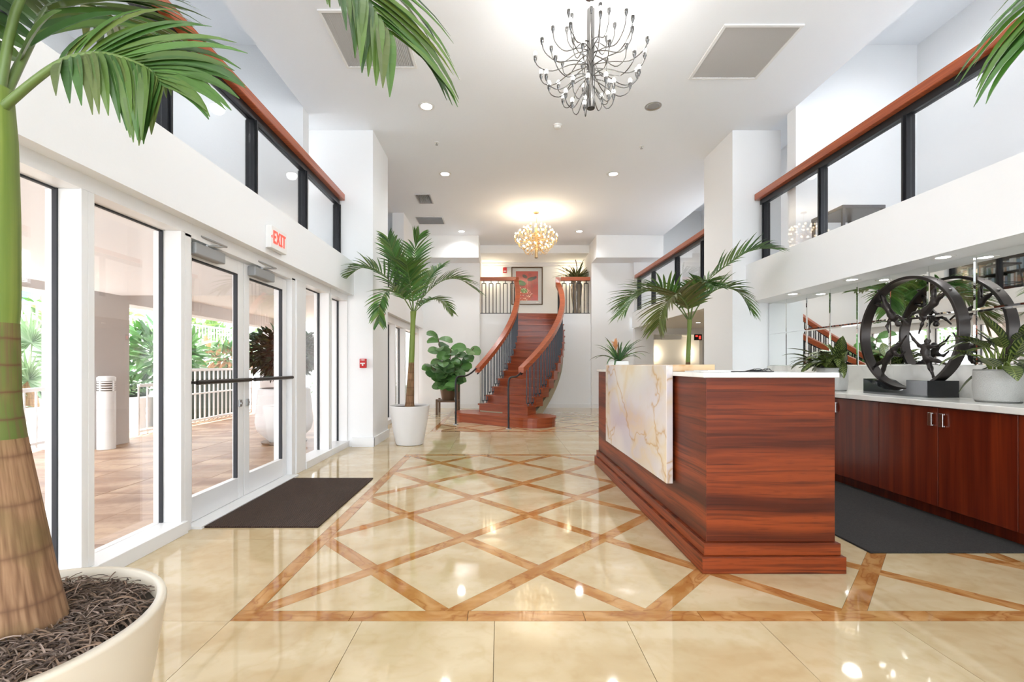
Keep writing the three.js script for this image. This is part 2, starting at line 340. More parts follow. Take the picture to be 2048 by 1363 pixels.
struct('ceiling', 'white painted lobby ceiling', 'ceiling', [
  plate(-2.55, 3.83, BACK, 6.02, VENTS.slice(0, 2)), bx(-2.55, 3.83, CEIL + 0.25, 5.6, BACK, 6.02), bx(-2.55, 3.83, CEIL, 5.6, 6.02, 6.2), bx(-3.2, 3.83, CEIL, 5.6, 6.2, 7.54), plate(-2.3, 4.2, 7.54, 12.93, VENTS.slice(2)), bx(-2.3, 4.2, CEIL + 0.25, 5.6, 7.54, 12.93)], M.ceiling);
struct('ceiling_001', 'raised white ceiling over the mezzanines', 'ceiling', [
  bx(-5.4, -2.55, 5.3, 5.6, BACK, 6.02), bx(3.83, 5.6, 5.3, 5.6, BACK, 12.7)], M.ceiling);
struct('wall_left', 'white mezzanine edge band above the glass storefront', 'wall', [
  bx(-5.4, -2.08, SOF_L, MEZ_L, BACK, 6.62), bx(-4.55, -2.08, SOF_L + 0.235, MEZ_L, 6.62, 12.7), bx(-2.36, -2.08, SOF_L, SOF_L + 0.235, 7.5, 12.7), bx(-2.36, -2.11, MEZ_L, CEIL, 10.2, 12.6), bx(-4.55, -4.4, MEZ_L, 5.6, 6.62, 12.7), bx(-4.55, -2.301, CEIL, 5.6, 7.54, 12.7), bx(-4.4, -2.36, MEZ_L, CEIL, 12.6, 12.7),
  bx(-5.55, -5.4, 2.38, 5.6, BACK, 6.3), bx(-5.4, -2.55, MEZ_L, 5.3, 6.02, 6.2)], M.wall);
struct('wall_left_001', 'white square pillar beside the storefront', 'wall', [
  bx(-2.4, -1.81, 0, CEIL, 6.62, 7.5), bx(-4.4, -2.4, MEZ_L, CEIL, 6.62, 7.5), bx(-1.825, -1.79, 0, 0.13, 6.6, 7.52), bx(-2.1, -1.79, 0, 0.13, 6.595, 6.63)], M.wall);
struct('wall_right', 'white mezzanine edge band and counter niche wall', 'wall', [
  bx(3.5, 5.4, SOF_R, MEZ_R, BACK, 6.62), bx(3.83, 4.2, 0, SOF_R, BACK, 6.7), bx(3.55, 5.4, 2.15, MEZ_R, 7.54, 12.5)], M.wall);
struct('wall_right_001', 'white square pillar beside the counter niche', 'wall', [bx(3.31, 4.0, 0, CEIL, 6.62, 7.54)], M.wall);
{ // mezzanine back wall on the right, with low windows
  const w = struct('wall_right_002', 'white back wall of the mezzanine beyond the railing', 'wall', [
    bx(5.4, 5.6, MEZ_R - 0.3, 2.75, BACK, 12.7), bx(5.4, 5.6, 3.6, 5.6, BACK, 12.7), bx(5.4, 5.6, 2.75, 3.6, 4.62, 9.0), bx(5.4, 5.6, 2.75, 3.6, 10.6, 12.7), bx(5.4, 5.6, 2.75, 3.6, BACK, 3.3),
    bx(3.83, 5.4, MEZ_R, 5.3, 6.02, 6.2)], M.wall);
}
struct('wall_back', 'white wall with the wide opening of the curved stair', 'wall', [
  bx(-2.4, -0.55, 0, CEIL, 12.6, 12.8), bx(2.48, 3.6, 0, CEIL, 12.6, 12.8), bx(-2.3, -0.55, 3.93, CEIL, 11.95, 12.6), bx(2.48, 4.2, 3.93, CEIL, 11.95, 12.6), bx(3.6, 5.6, 2.4, 5.6, 12.5, 12.8),
  bx(-0.55, 2.48, 0, 2.3, 12.72, 12.9), bx(-0.75, 2.7, 4.28, 5.6, 12.93, 14.5), bx(-0.75, -0.55, 0, 5.6, 12.8, 14.5), bx(2.48, 2.7, 0, 5.6, 12.8, 14.5), bx(-0.75, 2.7, 0, 5.6, 14.3, 14.5)], M.wall);
struct('floor_001', 'landing floor at the head of the stair', 'floor', [bx(-0.55, 2.48, 2.3, 2.58, 12.77, 14.3)], M.wall);
struct('trim_001', 'stepped white cornice along the landing wall', 'trim', [bx(-0.55, 2.48, 4.18, 4.28, 14.2, 14.3), bx(-0.55, 2.48, 4.23, 4.28, 14.1, 14.2)], M.trim);
{ // room behind the camera: a glazed front
  const mull = []; for (let x = -2.55; x <= 5.4; x += 1.59) mull.push(bx(x - 0.05, x + 0.05, 0, 5.6, BACK - 0.15, BACK));
  struct('wall_front', 'white framed glazed front wall of the lobby', 'wall', [...mull, bx(-5.5, 5.6, 0, 0.25, BACK - 0.2, BACK), bx(-5.5, 5.6, 4.3, 5.6, BACK - 0.2, BACK), bx(-5.5, 5.6, 2.3, 2.75, BACK - 0.2, BACK), bx(-5.55, -2.55, 2.3, 5.6, BACK - 0.2, BACK)], M.wall);
}
struct('baseboard_back', 'white baseboard along the stair wall', 'baseboard', [bx(2.48, 3.6, 0, 0.11, 12.58, 12.6), bx(-2.1, -0.55, 0, 0.11, 12.58, 12.6), bx(-0.55, 2.48, 0, 0.11, 12.7, 12.72)], M.trim);

// ---------------------------------------------------------------- side hall under the right mezzanine
struct('wall_right_003', 'side hall walls with a framed opening, in warm lamp light', 'wall', [
  bx(3.6, 4.1, 0, 2.15, 12.4, 12.6), bx(4.1, 5.4, 1.98, 2.15, 12.4, 12.6), bx(5.4, 7, 0, 2.15, 12.4, 12.6), bx(6.9, 7.1, 0, 2.15, 6.7, 12.6), bx(4.0, 7, 0, 2.15, 6.5, 6.7), bx(5.4, 7.1, 2.15, 2.4, 7.54, 12.6), bx(4.2, 7.1, 2.15, 2.3, 6.5, 7.54)], M.wall);
struct('wall_right_004', 'corridor beyond the hall opening, in warm sconce light', 'wall', [
  bx(3.7, 4.1, 0, 2.05, 12.6, 14.2), bx(6.2, 6.5, 0, 2.05, 12.6, 14.2), bx(3.7, 6.5, 0, 2.3, 14.2, 14.4), bx(3.7, 6.5, 2.05, 2.3, 12.6, 14.2), bx(4.1, 5.2, 1.9, 2.05, 13.3, 13.6)], M.wall);

// ---------------------------------------------------------------- storefront
const SX = -2.17;          // face of the frames
function paneWithGasket(parent, d0, d1, y0, y1) {
  part('pane', bx(-2.31, -2.302, y0, y1, d0, d1), M.glass, parent);
  part('gasket', [bx(-2.316, -2.29, y0, y1, d1 - 0.009, d1), bx(-2.316, -2.296, y1 - 0.009, y1, d0, d1 - 0.009)], M.gasket, parent, 'black rubber glazing gasket');
}
const bays = [[-4.9, -3.2, 'tall storefront window far behind the palm pot'], [-3.12, -1.4, 'tall storefront window well behind the palm pot'], [-1.32, 0.4, 'tall storefront window just behind the palm pot'], [0.48, 2.41, 'tall fixed storefront window behind the big palm trunk'], [2.49, 3.163, 'tall fixed storefront window showing the pale bollard outside'], [5.2, 5.9, 'narrow fixed storefront window showing the clipped hedge'], [6.0, 6.6, 'narrowest storefront window against the white pillar']];
bays.forEach(([d0, d1, label], i) => {
  const w = struct('window_' + (i + 1), label, 'window');
  part('sill', [rbx(-2.36, -2.145, 0, 0.085, d0 - 0.04, d1 + 0.04, 0.004)], M.trim, w);
  part('head', [bx(-2.36, SX, 2.07, SOF_L, d0 - 0.04, d1 + 0.04)], M.trim, w);
  part('mullion', [rbx(-2.36, SX, 0.085, 2.07, d1, d1 + 0.04, 0.003), rbx(-2.36, SX, 0.085, 2.07, d0 - 0.04, d0, 0.003)], M.trim, w);
  paneWithGasket(w, d0, d1, 0.085, 2.07);
});
struct('trim_002', 'white frame round the double glass doors', 'trim', [rbx(-2.36, SX, 0, 2.07, 3.203, 3.27, 0.003), rbx(-2.36, SX, 0, 2.07, 4.85, 4.93, 0.003), rbx(-2.36, SX + 0.015, 0, 2.07, 4.93, 5.16, 0.006), bx(-2.36, SX, 2.05, SOF_L, 3.203, 5.16), bx(-2.36, -2.1, 0, 0.018, 3.27, 4.85)], M.trim);
function doorLeaf(n, d0, d1, label) {
  const D = struct('door_' + n, label, 'door'), x0 = -2.275, x1 = -2.225, s = 0.085;
  part('stile', rbx(x0, x1, 0.02, 2.04, d0, d0 + s, 0.004), M.trim, D); part('stile', rbx(x0, x1, 0.02, 2.04, d1 - s, d1, 0.004), M.trim, D);
  part('bottom_rail', rbx(x0, x1, 0.02, 0.2, d0 + s, d1 - s, 0.004), M.trim, D); part('top_rail', rbx(x0, x1, 1.93, 2.04, d0 + s, d1 - s, 0.004), M.trim, D);
  part('pane', bx(-2.254, -2.246, 0.2, 1.93, d0 + s, d1 - s), M.glass, D);
  part('gasket', [bx(-2.258, -2.228, 0.2, 1.93, d1 - s - 0.014, d1 - s), bx(-2.258, -2.228, 1.918, 1.93, d0 + s, d1 - s)], M.gasket, D, 'black rubber glazing gasket');
  const y = 1.03, b = part('push_bar', [bar(V(-2.15, y, d0 + 0.03), V(-2.15, y, d1 - 0.03), 0.017, 12), bar(V(-2.15, y, d0 + 0.03), V(-2.225, y, d0 + 0.03), 0.011), bar(V(-2.15, y, d1 - 0.03), V(-2.225, y, d1 - 0.03), 0.011)], M.bronze, D, 'dark bronze push bar');
  const lk = n === 1 ? d1 - 0.06 : d0 + 0.045;
  part('lock', [rbx(-2.226, -2.212, 0.80, 0.86, lk - 0.02, lk + 0.02, 0.004), bx(-2.214, -2.204, 0.822, 0.838, lk - 0.012, lk + 0.012)], M.steel, D, 'small steel deadlock plate');
  const c0 = n === 1 ? d0 + 0.02 : d0 + 0.05;
  const c = part('closer', [rbx(-2.226, -2.155, 1.945, 2.03, c0, c0 + 0.36, 0.01)], M.greyMetal, D, 'grey surface door closer');
  part('closer_arm', [bar(V(-2.18, 2.04, c0 + 0.16), V(-2.13, 2.075, c0 + 0.33), 0.008), bar(V(-2.13, 2.075, c0 + 0.33), V(-2.175, 2.09, c0 + 0.08), 0.008), bar(V(-2.18, 2.03, c0 + 0.16), V(-2.18, 2.05, c0 + 0.16), 0.012)], M.steel, c);
}
doorLeaf(1, 3.275, 4.035, 'white framed glass door leaf nearer the big palm pot');
doorLeaf(2, 4.045, 4.845, 'white framed glass door leaf nearer the fire alarm pull');
{ // far storefront beyond the pillar
  [[7.6, 8.7], [8.78, 9.6], [9.68, 10.6], [10.68, 12.4]].forEach(([d0, d1], i) => {
    const w = struct('window_' + (8 + i), ['far storefront window next to the back of the pillar', 'far storefront window second beyond the pillar', 'far storefront window third beyond the pillar', 'far storefront window next to the fiddle leaf plant'][i], 'window');
    part('frame', [rbx(-2.36, SX, 0, 0.085, d0 - 0.04, d1 + 0.04, 0.004), bx(-2.36, SX, 2.0, SOF_L, d0 - 0.04, d1 + 0.04), bx(-2.36, SX, 0.085, 2.0, d0 - 0.04, d0), bx(-2.36, SX, 0.085, 2.0, d1, d1 + 0.04)], M.trim, w);
    paneWithGasket(w, d0, d1, 0.085, 2.0);
  });
}
// ---------------------------------------------------------------- mezzanine railings
function railing(name, label, X, dir, d0, d1, posts, floorY) {        // dir +1: glass seen from +x side (left railing)
  const t = thing(name, label, 'railing');
  const cap = part('cap_rail', rbx(X - 0.1, X + 0.1, 3.49, 3.58, d0, d1, 0.008), M.rail, t, 'red-brown wooden cap rail');
  part('top_channel', bx(X - 0.035, X + 0.035, 3.42, 3.49, d0 + 0.05, d1 - 0.03), M.blackMetal, t, 'black metal channel under the cap');
  for (const p of posts) part('post', [bx(X - 0.04, X + 0.04, floorY, 3.42, p, p + 0.055), bx(X - 0.055, X + 0.055, floorY, 3.42, p + 0.018, p + 0.034)], M.blackMetal, t, 'black metal post');
  for (let i = 0; i < posts.length - 1; i++) part('pane', bx(X - 0.004, X + 0.004, floorY + 0.01, 3.42, posts[i] + 0.058, posts[i + 1] - 0.003), M.glass, t, 'clear glass panel');
  return t;
}
railing('mezzanine_railing', 'wood capped glass railing above the glass entrance doors', -2.3, 1, BACK + 0.05, 6.6, [-4.6, -3.4, -2.3, -1.15, 0.0, 1.05, 2.1, 3.16, 4.28, 5.4, 6.53], MEZ_L);
railing('mezzanine_railing', 'wood capped glass railing above the mirrored counter niche', 3.71, -1, BACK + 0.05, 6.6, [-4.6, -3.4, -2.2, -1.0, 0.2, 1.2, 2.2, 3.2, 4.2, 5.32, 6.46], MEZ_R);
railing('mezzanine_railing', 'wood capped glass railing of the library bay behind the left pillar', -2.25, 1, 7.52, 10.19, [7.55, 8.2, 9.17, 10.13], MEZ_L);
railing('mezzanine_railing', 'wood capped glass railing beyond the right pillar near the stair', 3.71, -1, 7.56, 12.48, [7.6, 8.45, 9.7, 11.2, 12.36], MEZ_R);

// ---------------------------------------------------------------- outside
{
  const pv = struct('floor_002', 'tan stone paving of the covered drive outside', 'floor');
  part('bed', bx(-30, -2.36, -0.3, -0.03, -12, 30), M.outWall, pv);
  const nx = 7, nd = 22, s = 0.6;
  for (let i = 0; i < nx; i++) for (let j = 0; j < nd; j++) {
    const x = -2.38 - s * (i + 1), d = 0.6 + s * j;
    part('paver', bx(x + 0.003, x + s - 0.003, -0.03, -0.002 - rr(0, 0.002), d + 0.003, d + s - 0.003, { du: rr(0, 9), dv: rr(0, 9), rot: rnd() < 0.5 ? 0 : 0.2 }), M.stone, pv);
  }
}
struct('ceiling_002', 'pale soffit of the covered drive outside', 'ceiling', [bx(-6.3, -5.4, 2.38, 2.62, BACK, 12.8), bx(-5.4, -2.36, 2.36, 2.38, BACK, 12.8), bx(-5.4, -4.55, 2.38, 2.62, 6.62, 12.8)], M.outCeil);
struct('wall_left_002', 'grey taupe edge beam and columns of the covered drive', 'wall', [
  bx(-6.25, -5.9, 2.13, 2.38, BACK, 12.8), bx(-6.3, -5.58, -0.03, 2.38, 6.39, 7.0), bx(-6.3, -5.55, -0.03, 2.38, 12.2, 12.8), bx(-6.4, -5.58, -0.03, 2.38, -2.0, -1.3)], M.outWall);
struct('wall_left_003', 'white end wall of the covered drive outside', 'wall', [bx(-6.2, -2.2, -0.03, 2.6, 15.2, 15.4)], M.outWhite);
struct('wall_left_004', 'white garden wall across the drive', 'wall', [bx(-10.4, -10.1, -0.3, 1.82, -2, 26), bx(-10.45, -10.05, 1.82, 1.9, -2, 26)], M.outWhite);
struct('wall_left_005', 'low white planter wall beside the ramp', 'wall', [bx(-9, -7.6, -0.3, 0.42, 4.5, 9.0), bx(-9, -6.7, -0.3, 0.55, 8.6, 9.4)], M.outWhite);

// ================================================================ RECEPTION DESK
{
  const t = thing('reception_desk', 'long red-brown wooden reception desk with white stone top and onyx front panel', 'desk', [1.12, 0, 2.565]);
  const b = (x0, x1, y0, y1, d0, d1, o) => { const g = rbx(x0, x1, y0, y1, d0, d1, 0.004, o); g.translate(-1.12, 0, 2.565); return g; };
  part('body', b(1.16, 1.885, 0.16, 1.083, 2.615, 5.47), M.desk, t);
  part('plinth', [b(1.118, 1.915, 0, 0.093, 2.568, 5.51), b(1.138, 1.9, 0.093, 0.16, 2.59, 5.49)], M.desk, t);
  part('top', b(1.14, 1.9, 1.083, 1.112, 2.6, 5.485), M.whiteMarble, t, 'white stone worktop');
  part('front_panel', b(1.098, 1.142, 0.372, 1.155, 3.07, 4.83), M.onyx, t, 'veined cream onyx front panel');
  part('raised_shelf', b(1.142, 1.42, 1.112, 1.158, 3.07, 4.83), M.onyxEdge, t, 'amber onyx raised ledge');
}
// things on the desk
single('clipboard', 'dark clipboard lying on the white desk top', 'clipboard', [rbx(1.52, 1.74, 1.112, 1.117, 2.95, 3.25, 0.002), rbx(1.6, 1.66, 1.117, 1.126, 2.95, 2.98, 0.002)], M.blackMetal);
single('paper_stack', 'loose white papers lying beside the onyx ledge', 'paper', [bx(1.2, 1.38, 1.1125, 1.118, 2.78, 3.02), bx(1.27, 1.5, 1.1185, 1.1225, 2.84, 3.05)], M.paper);
{ const t = thing('eyeglasses', 'black rimmed eyeglasses folded on the desk top', 'glasses', [1.62, 1.113, 2.86]);
  for (const s of [-1, 1]) { const g = new THREE.TorusGeometry(0.02, 0.002, 8, 20); g.rotateX(-1.15); g.translate(s * 0.026, 0.011, 0); part('rim', g, M.black, t); part('temple', bar(new THREE.Vector3(s * 0.046, 0.018, -0.01), new THREE.Vector3(s * 0.042, 0.004, -0.12), 0.002), M.black, t); }
  part('bridge', bar(new THREE.Vector3(-0.008, 0.013, 0), new THREE.Vector3(0.008, 0.013, 0), 0.002), M.black, t); }

// ================================================================ COUNTER NICHE
{
  const tops = [[2.38, 3.45, 'red-brown two-door base cabinet below the near calathea pot'], [3.45, 4.53, 'red-brown two-door base cabinet below the ring sculpture'], [4.53, 5.6, 'red-brown two-door base cabinet hidden behind the desk'], [5.6, 6.6, 'red-brown two-door base cabinet next to the pillar'], [1.31, 2.38, 'red-brown two-door base cabinet at the open end of the counter']];
  for (const [d0, d1, label] of tops) {
    const t = thing('base_cabinet', label, 'cabinet', [3.25, 0, d0]);
    const b = (x0, x1, y0, y1, a, c, o) => { const g = rbx(x0, x1, y0, y1, a, c, 0.003, o); g.translate(-3.25, 0, d0); return g; };
    part('carcass', [b(3.27, 3.81, 0.1, 0.845, d0 + 0.001, d1 - 0.001), b(3.34, 3.81, 0, 0.1, d0 + 0.001, d1 - 0.001)], M.cab, t);
    const m = (d0 + d1) / 2;
    for (const [a, c, hs] of [[d0, m, 1], [m, d1, -1]]) {
      const door = part('door', b(3.25, 3.27, 0.105, 0.838, a + 0.0025, c - 0.0025, { du: rr(0, 5), dv: rr(0, 5) }), M.cab, t);
      // recessed square pulls sit at the joints between cabinets
      const h = hs > 0 ? a + 0.045 : c - 0.045;
      part('pull', [b(3.236, 3.25, 0.70, 0.712, h - 0.016, h + 0.016), b(3.236, 3.25, 0.788, 0.80, h - 0.016, h + 0.016), b(3.225, 3.236, 0.70, 0.80, h - 0.016, h + 0.016)], M.chrome, door, 'square chrome pull');
    }
  }
  single('counter_top', 'white stone counter top along the mirrored niche', 'countertop', [rbx(3.215, 3.81, 0.845, 0.89, 1.3, 6.6, 0.006)], M.whiteMarble);
  const bs = thing('backsplash', 'white marble backsplash slabs under the mirrors', 'backsplash', [3.8, 0.89, 1.3]);
  for (let i = 0; i < 5; i++) { const g = bx(3.79, 3.828, 0.89, 1.15, 1.3 + 1.06 * i + 0.001, 1.3 + 1.06 * (i + 1) - 0.001, { du: i * 0.7 }); g.translate(-3.8, -0.89, 1.3); part('slab', g, M.whiteMarble, bs); }
  const mw = thing('mirror_wall', 'grid of bevelled square mirror panels behind the counter', 'mirror', [3.8, 1.15, 1.3]);
  const w = 0.41, sh = new THREE.Shape(); const a = w / 2 - 0.016, ht = 0.444 / 2 - 0.016;
  sh.moveTo(-a, -ht); sh.lineTo(a, -ht); sh.lineTo(a, ht); sh.lineTo(-a, ht); sh.closePath();
  const mgeo = new THREE.ExtrudeGeometry(sh, { depth: 0.004, bevelEnabled: true, bevelThickness: 0.003, bevelSize: 0.015, bevelSegments: 1 });
  mgeo.rotateY(-Math.PI / 2);
  for (let i = 0; i < 13; i++) for (let j = 0; j < 2; j++) { const o = part('mirror_panel', mgeo, M.mirror, mw); o.position.set(0.02, 0.222 + j * 0.445, -(6.6 - w * (i + 0.5) - 1.3)); }
}
single('door_mat', 'dark brown ribbed entrance mat inside the glass doors', 'mat', rbx(-2.1, -1.29, 0, 0.012, 3.3, 4.73, 0.004), M.brownMat);
single('runner_mat', 'charcoal carpet runner on the floor behind the desk', 'mat', rbx(2.27, 3.33, 0, 0.012, 2.85, 5.6, 0.004), M.carpet);

// sculpture: ring with four leaping figures
function figure(J) {       // J: joints in a 0.6 m cube about the origin; one continuous body from tapered capsules
  const S = 56, half = 0.34, mc = new MarchingCubes(S, M.bronze, false, false, 60000);
  const caps = [['head', 'head', .024, .024], ['head', 'neck', .012, .011], ['neck', 'chest', .022, .03], ['chest', 'pelvis', .03, .025], ['neck', 'la', .015, .014], ['la', 'lb', .014, .011], ['lb', 'lc', .010, .0085], ['neck', 'ra', .015, .014], ['ra', 'rb', .014, .011], ['rb', 'rc', .010, .0085], ['pelvis', 'lk', .024, .016], ['lk', 'lf', .016, .009], ['lf', 'lt', .009, .008], ['pelvis', 'rk', .024, .016], ['rk', 'rf', .016, .009], ['rf', 'rt', .009, .008]].map(([a, b, r0, r1]) => [J[a], J[b], r0, r1]);
  const D = (x, y, z) => { let m = 1e9; for (const [a, b, r0, r1] of caps) { const bx_ = b[0] - a[0], by = b[1] - a[1], bz = b[2] - a[2], l = bx_ * bx_ + by * by + bz * bz; const t = l ? clamp(((x - a[0]) * bx_ + (y - a[1]) * by + (z - a[2]) * bz) / l) : 0; const d = Math.hypot(x - a[0] - bx_ * t, y - a[1] - by * t, z - a[2] - bz * t) - (r0 + (r1 - r0) * t); const k = 0.018, h = Math.max(k - Math.abs(m - d), 0) / k; m = Math.min(m, d) - h * h * k / 4; } return m; };
  for (let z = 0; z < S; z++) for (let y = 0; y < S; y++) for (let x = 0; x < S; x++) mc.field[x + y * S + z * S * S] = -D((x - S / 2) / (S / 2) * half, (y - S / 2) / (S / 2) * half, (z - S / 2) / (S / 2) * half);
  mc.isolation = 0; mc.update();
  const g = new THREE.BufferGeometry(); g.setAttribute('position', new THREE.BufferAttribute(mc.positionArray.slice(0, mc.count * 3), 3));
  const q = mergeVertices(g, 1e-5); q.scale(half, half, half); q.computeVertexNormals();
  return q;
}
{
  const t = thing('ring_sculpture', 'dark bronze ring sculpture with four leaping figures on a black stone base', 'sculpture', [3.62, 0.89, 4.12]);
  const R0 = 0.5, cy = 0.545;
  const sh = new THREE.Shape(); sh.absarc(0, 0, R0, 0, Math.PI * 2); const hole = new THREE.Path(); hole.absarc(0, 0, R0 - 0.02, 0, Math.PI * 2, true); sh.holes.push(hole);
  const ring = new THREE.ExtrudeGeometry(sh, { depth: 0.085, bevelEnabled: true, bevelSize: 0.003, bevelThickness: 0.003, bevelSegments: 1, curveSegments: 64 });
  ring.translate(0, 0, -0.0425); ring.rotateY(Math.PI / 2); ring.translate(0, cy, 0);
  part('ring', toCreasedNormals(ring, 0.6), M.bronze, t);
  // base: a block with a shallow curved cradle
  const bs = new THREE.Shape(), h = 0.135, l = 0.33; bs.moveTo(-l, 0); bs.lineTo(l, 0); bs.lineTo(l, h); bs.lineTo(l - 0.19, h);
  for (let i = 0; i <= 12; i++) { const u = (l - 0.19) + (-l + 0.06 - (l - 0.19)) * i / 12; bs.lineTo(u, Math.max(0.03, cy - Math.sqrt(Math.max(0, (R0 + 0.004) ** 2 - u * u)))); }
  bs.lineTo(-l, h); bs.closePath();
  const bg = new THREE.ExtrudeGeometry(bs, { depth: 0.26, bevelEnabled: true, bevelSize: 0.003, bevelThickness: 0.003, bevelSegments: 1 }); bg.translate(0, 0, -0.12); bg.rotateY(-Math.PI / 2);
  part('base', bg, M.granite, t, 'polished black stone base');
  // poses in the plane of the ring: first coordinate up the depth axis (towards the far side is -), second up
  const P = (o) => Object.fromEntries(Object.entries(o).map(([k, v]) => [k, [v[2] || 0, v[1], v[0]]]));
  const poses = [
    { o: [-0.2, 0.74], j: { head: [.07, -.10, .02], neck: [.05, -.05], chest: [.02, -.01], pelvis: [-.04, .08], la: [.08, -.03], lb: [.14, -.06], lc: [.19, -.11], ra: [.0, -.06], rb: [-.03, -.11], rc: [-.01, -.17], lk: [-.07, .16], lf: [-.12, .235], lt: [-.145, .245], rk: [-.12, .1], rf: [-.2, .13], rt: [-.225, .125] } },
    { o: [0.2, 0.72], j: { head: [-.09, -.05, .02], neck: [-.06, -.02], chest: [-.03, .01], pelvis: [.04, .06], la: [-.09, .01], lb: [-.15, .0], lc: [-.22, -.05], ra: [-.05, -.05], rb: [-.07, -.11], rc: [-.1, -.18], lk: [.1, .11], lf: [.17, .15], lt: [.195, .15], rk: [.04, .15], rf: [.06, .225], rt: [.07, .25] } },
    { o: [-0.2, 0.36], j: { head: [.06, .09, .03], neck: [.04, .05], chest: [.01, .01], pelvis: [-.04, -.05], la: [.06, .06], lb: [.12, .1], lc: [.18, .17], ra: [.07, .0], rb: [.12, -.01], rc: [.17, .03], lk: [-.07, -.13], lf: [-.08, -.22], lt: [-.06, -.235], rk: [-.13, -.08], rf: [-.19, -.12], rt: [-.205, -.10] } },
    { o: [0.16, 0.37], j: { head: [-.01, .10, .03], neck: [.0, .055], chest: [.0, .01], pelvis: [.02, -.05], la: [-.05, .06], lb: [-.11, .12], lc: [-.15, .18], ra: [.05, .05], rb: [.11, .05], rc: [.17, .09], lk: [.05, -.13], lf: [.08, -.21], lt: [.1, -.23], rk: [.11, -.07], rf: [.2, -.1], rt: [.225, -.09] } }];
  for (const { o, j } of poses) { const f = part('figure', figure(P(Object.fromEntries(Object.entries(j).map(([k, v]) => [k, [-v[0] * -1, v[1], v[2]]])))), M.bronze, t); f.position.set(0, o[1], o[0]); }
}

// ================================================================ CEILING FITTINGS
const downGroup = 'recessed ceiling downlights';
function downlight(x, d, y = CEIL, label = 'round recessed ceiling downlight with white trim, lit', lit = true, cd = DOWNLIGHT, r = 0.085, group = downGroup, col = [0.94, 0.975, 1.0]) {
  const t = thing('downlight', label, 'light', [x, y, d], group);
  part('trim_ring', lathe([[r - 0.012, -0.002], [r + 0.018, -0.006], [r + 0.022, 0], [r - 0.012, 0.012]]), lit ? M.white : M.chrome, t);
  part('lens', cyl(r - 0.01, r - 0.01, 0.006, 0, -0.001, 0), lit ? M.lens : M.steel, t);
  if (lit) { const s = new THREE.SpotLight(L(...col), cd, 0, 74 * R, 0.9, 2); s.position.set(0, -0.02, 0); s.target.position.set(0, -3, 0); s.shadow.radius = 4; t.add(s, s.target); }
}
for (const d of [-2.5, -0.36, 1.77, 3.89]) for (const x of [-0.95, 1.98]) downlight(x, d);
downlight(-0.95, 6.01); downlight(1.98, 6.01, CEIL, 'unlit recessed ceiling downlight with a chrome reflector', false, 0, 0.085, null);
for (const d of [8.13, 11.6]) for (const x of [-0.96, 1.98]) downlight(x, d, CEIL, undefined, true, DOWNLIGHT * 1.7);
for (const d of [2.84, 3.82, 4.81, 5.78]) downlight(3.64, d, SOF_R, 'small chrome downlight in the niche soffit above the mirrors', true, 0.8, 0.06, 'niche soffit downlights');
for (const d of [8.6, 10.8]) downlight(4.6, d, 2.15, 'downlight in the low ceiling of the warm lit side hall', true, 0.7, 0.06, 'side hall downlights', [1, 0.8, 0.5]);
// mezzanine ceiling lights (above the railings, out of the photo's frame)
for (const d of [-2.5, 0.5, 3.2, 5.2]) downlight(-3.9, d, 5.3, 'downlight in the raised ceiling over the entrance mezzanine', true, 3, 0.085, 'mezzanine downlights over the entrance');
for (const d of [8.8, 10.6]) downlight(-3.1, d, CEIL, 'downlight in the library bay ceiling before the bookcases', true, 2, 0.085, 'library bay downlights');
for (const d of [-2.5, 0.5, 3.2, 5.2, 8.2, 10.8]) downlight(4.6, d, 5.3, 'downlight in the raised ceiling over the window mezzanine', true, 1.6, 0.085, 'mezzanine downlights beside the windows');

function vent([x0, x1, d0, d1], label, slats, small, along) {
  const t = thing('ceiling_vent', label, 'vent', [(x0 + x1) / 2, CEIL, (d0 + d1) / 2]);
  const w = (x1 - x0) / 2, h = (d1 - d0) / 2, f = small ? 0.022 : 0.03, e = 0.021, m = M.grille;
  part('frame', [bx(-w, w, -0.014, 0, -h, -h + f), bx(-w, w, -0.014, 0, h - f, h), bx(-w, -w + f, -0.014, 0, -h + f, h - f), bx(w - f, w, -0.014, 0, -h + f, h - f)], small ? m : M.white, t);
  part('duct', [bx(-w + e, w - e, 0.23, 0.245, -h + e, h - e), bx(-w + e, -w + e + 0.003, 0.002, 0.23, -h + e, h - e), bx(w - e - 0.003, w - e, 0.002, 0.23, -h + e, h - e), bx(-w + e, w - e, 0.002, 0.23, -h + e, -h + e + 0.003), bx(-w + e, w - e, 0.002, 0.23, h - e - 0.003, h - e)], M.grille, t, 'sheet metal duct');
  for (let i = 0; i < slats; i++) {       // tilted blades
    const a = (i + 0.5) / slats, span = along ? 2 * w - 2 * f : 2 * h - 2 * f, c = (a - 0.5) * span, pitch = span / slats;
    const g = new THREE.BoxGeometry(along ? pitch * 0.85 : 2 * w - 2 * f, 0.0025, along ? 2 * h - 2 * f : pitch * 0.95);
    if (along) g.rotateZ((small ? -0.95 : x0 > 0 ? -0.75 : 0.75)); else g.rotateX(0.95);
    g.translate(along ? c : 0, -0.004, along ? 0 : -c);
    part('slat', g, m, t);
  }
}
vent(VENTS[0], 'large square white-framed ceiling return grille near the right bulkhead', 40, false, true);
vent(VENTS[1], 'large square ceiling return grille above the palm fronds', 40, false, true);
vent(VENTS[2], 'small dark slatted ceiling vent nearer the pillar', 8, true, true);
vent(VENTS[3], 'wide dark ceiling vent nearer the back wall', 5, true, false);
{ const t = thing('smoke_detector', 'small round white smoke detector on the ceiling', 'detector', [0.8, CEIL, 6.48]);
  part('base', cyl(0.06, 0.06, 0.015, 0, -0.015, 0), M.white, t); part('cap', lathe([[0, -0.05], [0.03, -0.048], [0.045, -0.035], [0.05, -0.015]]), M.white, t); }
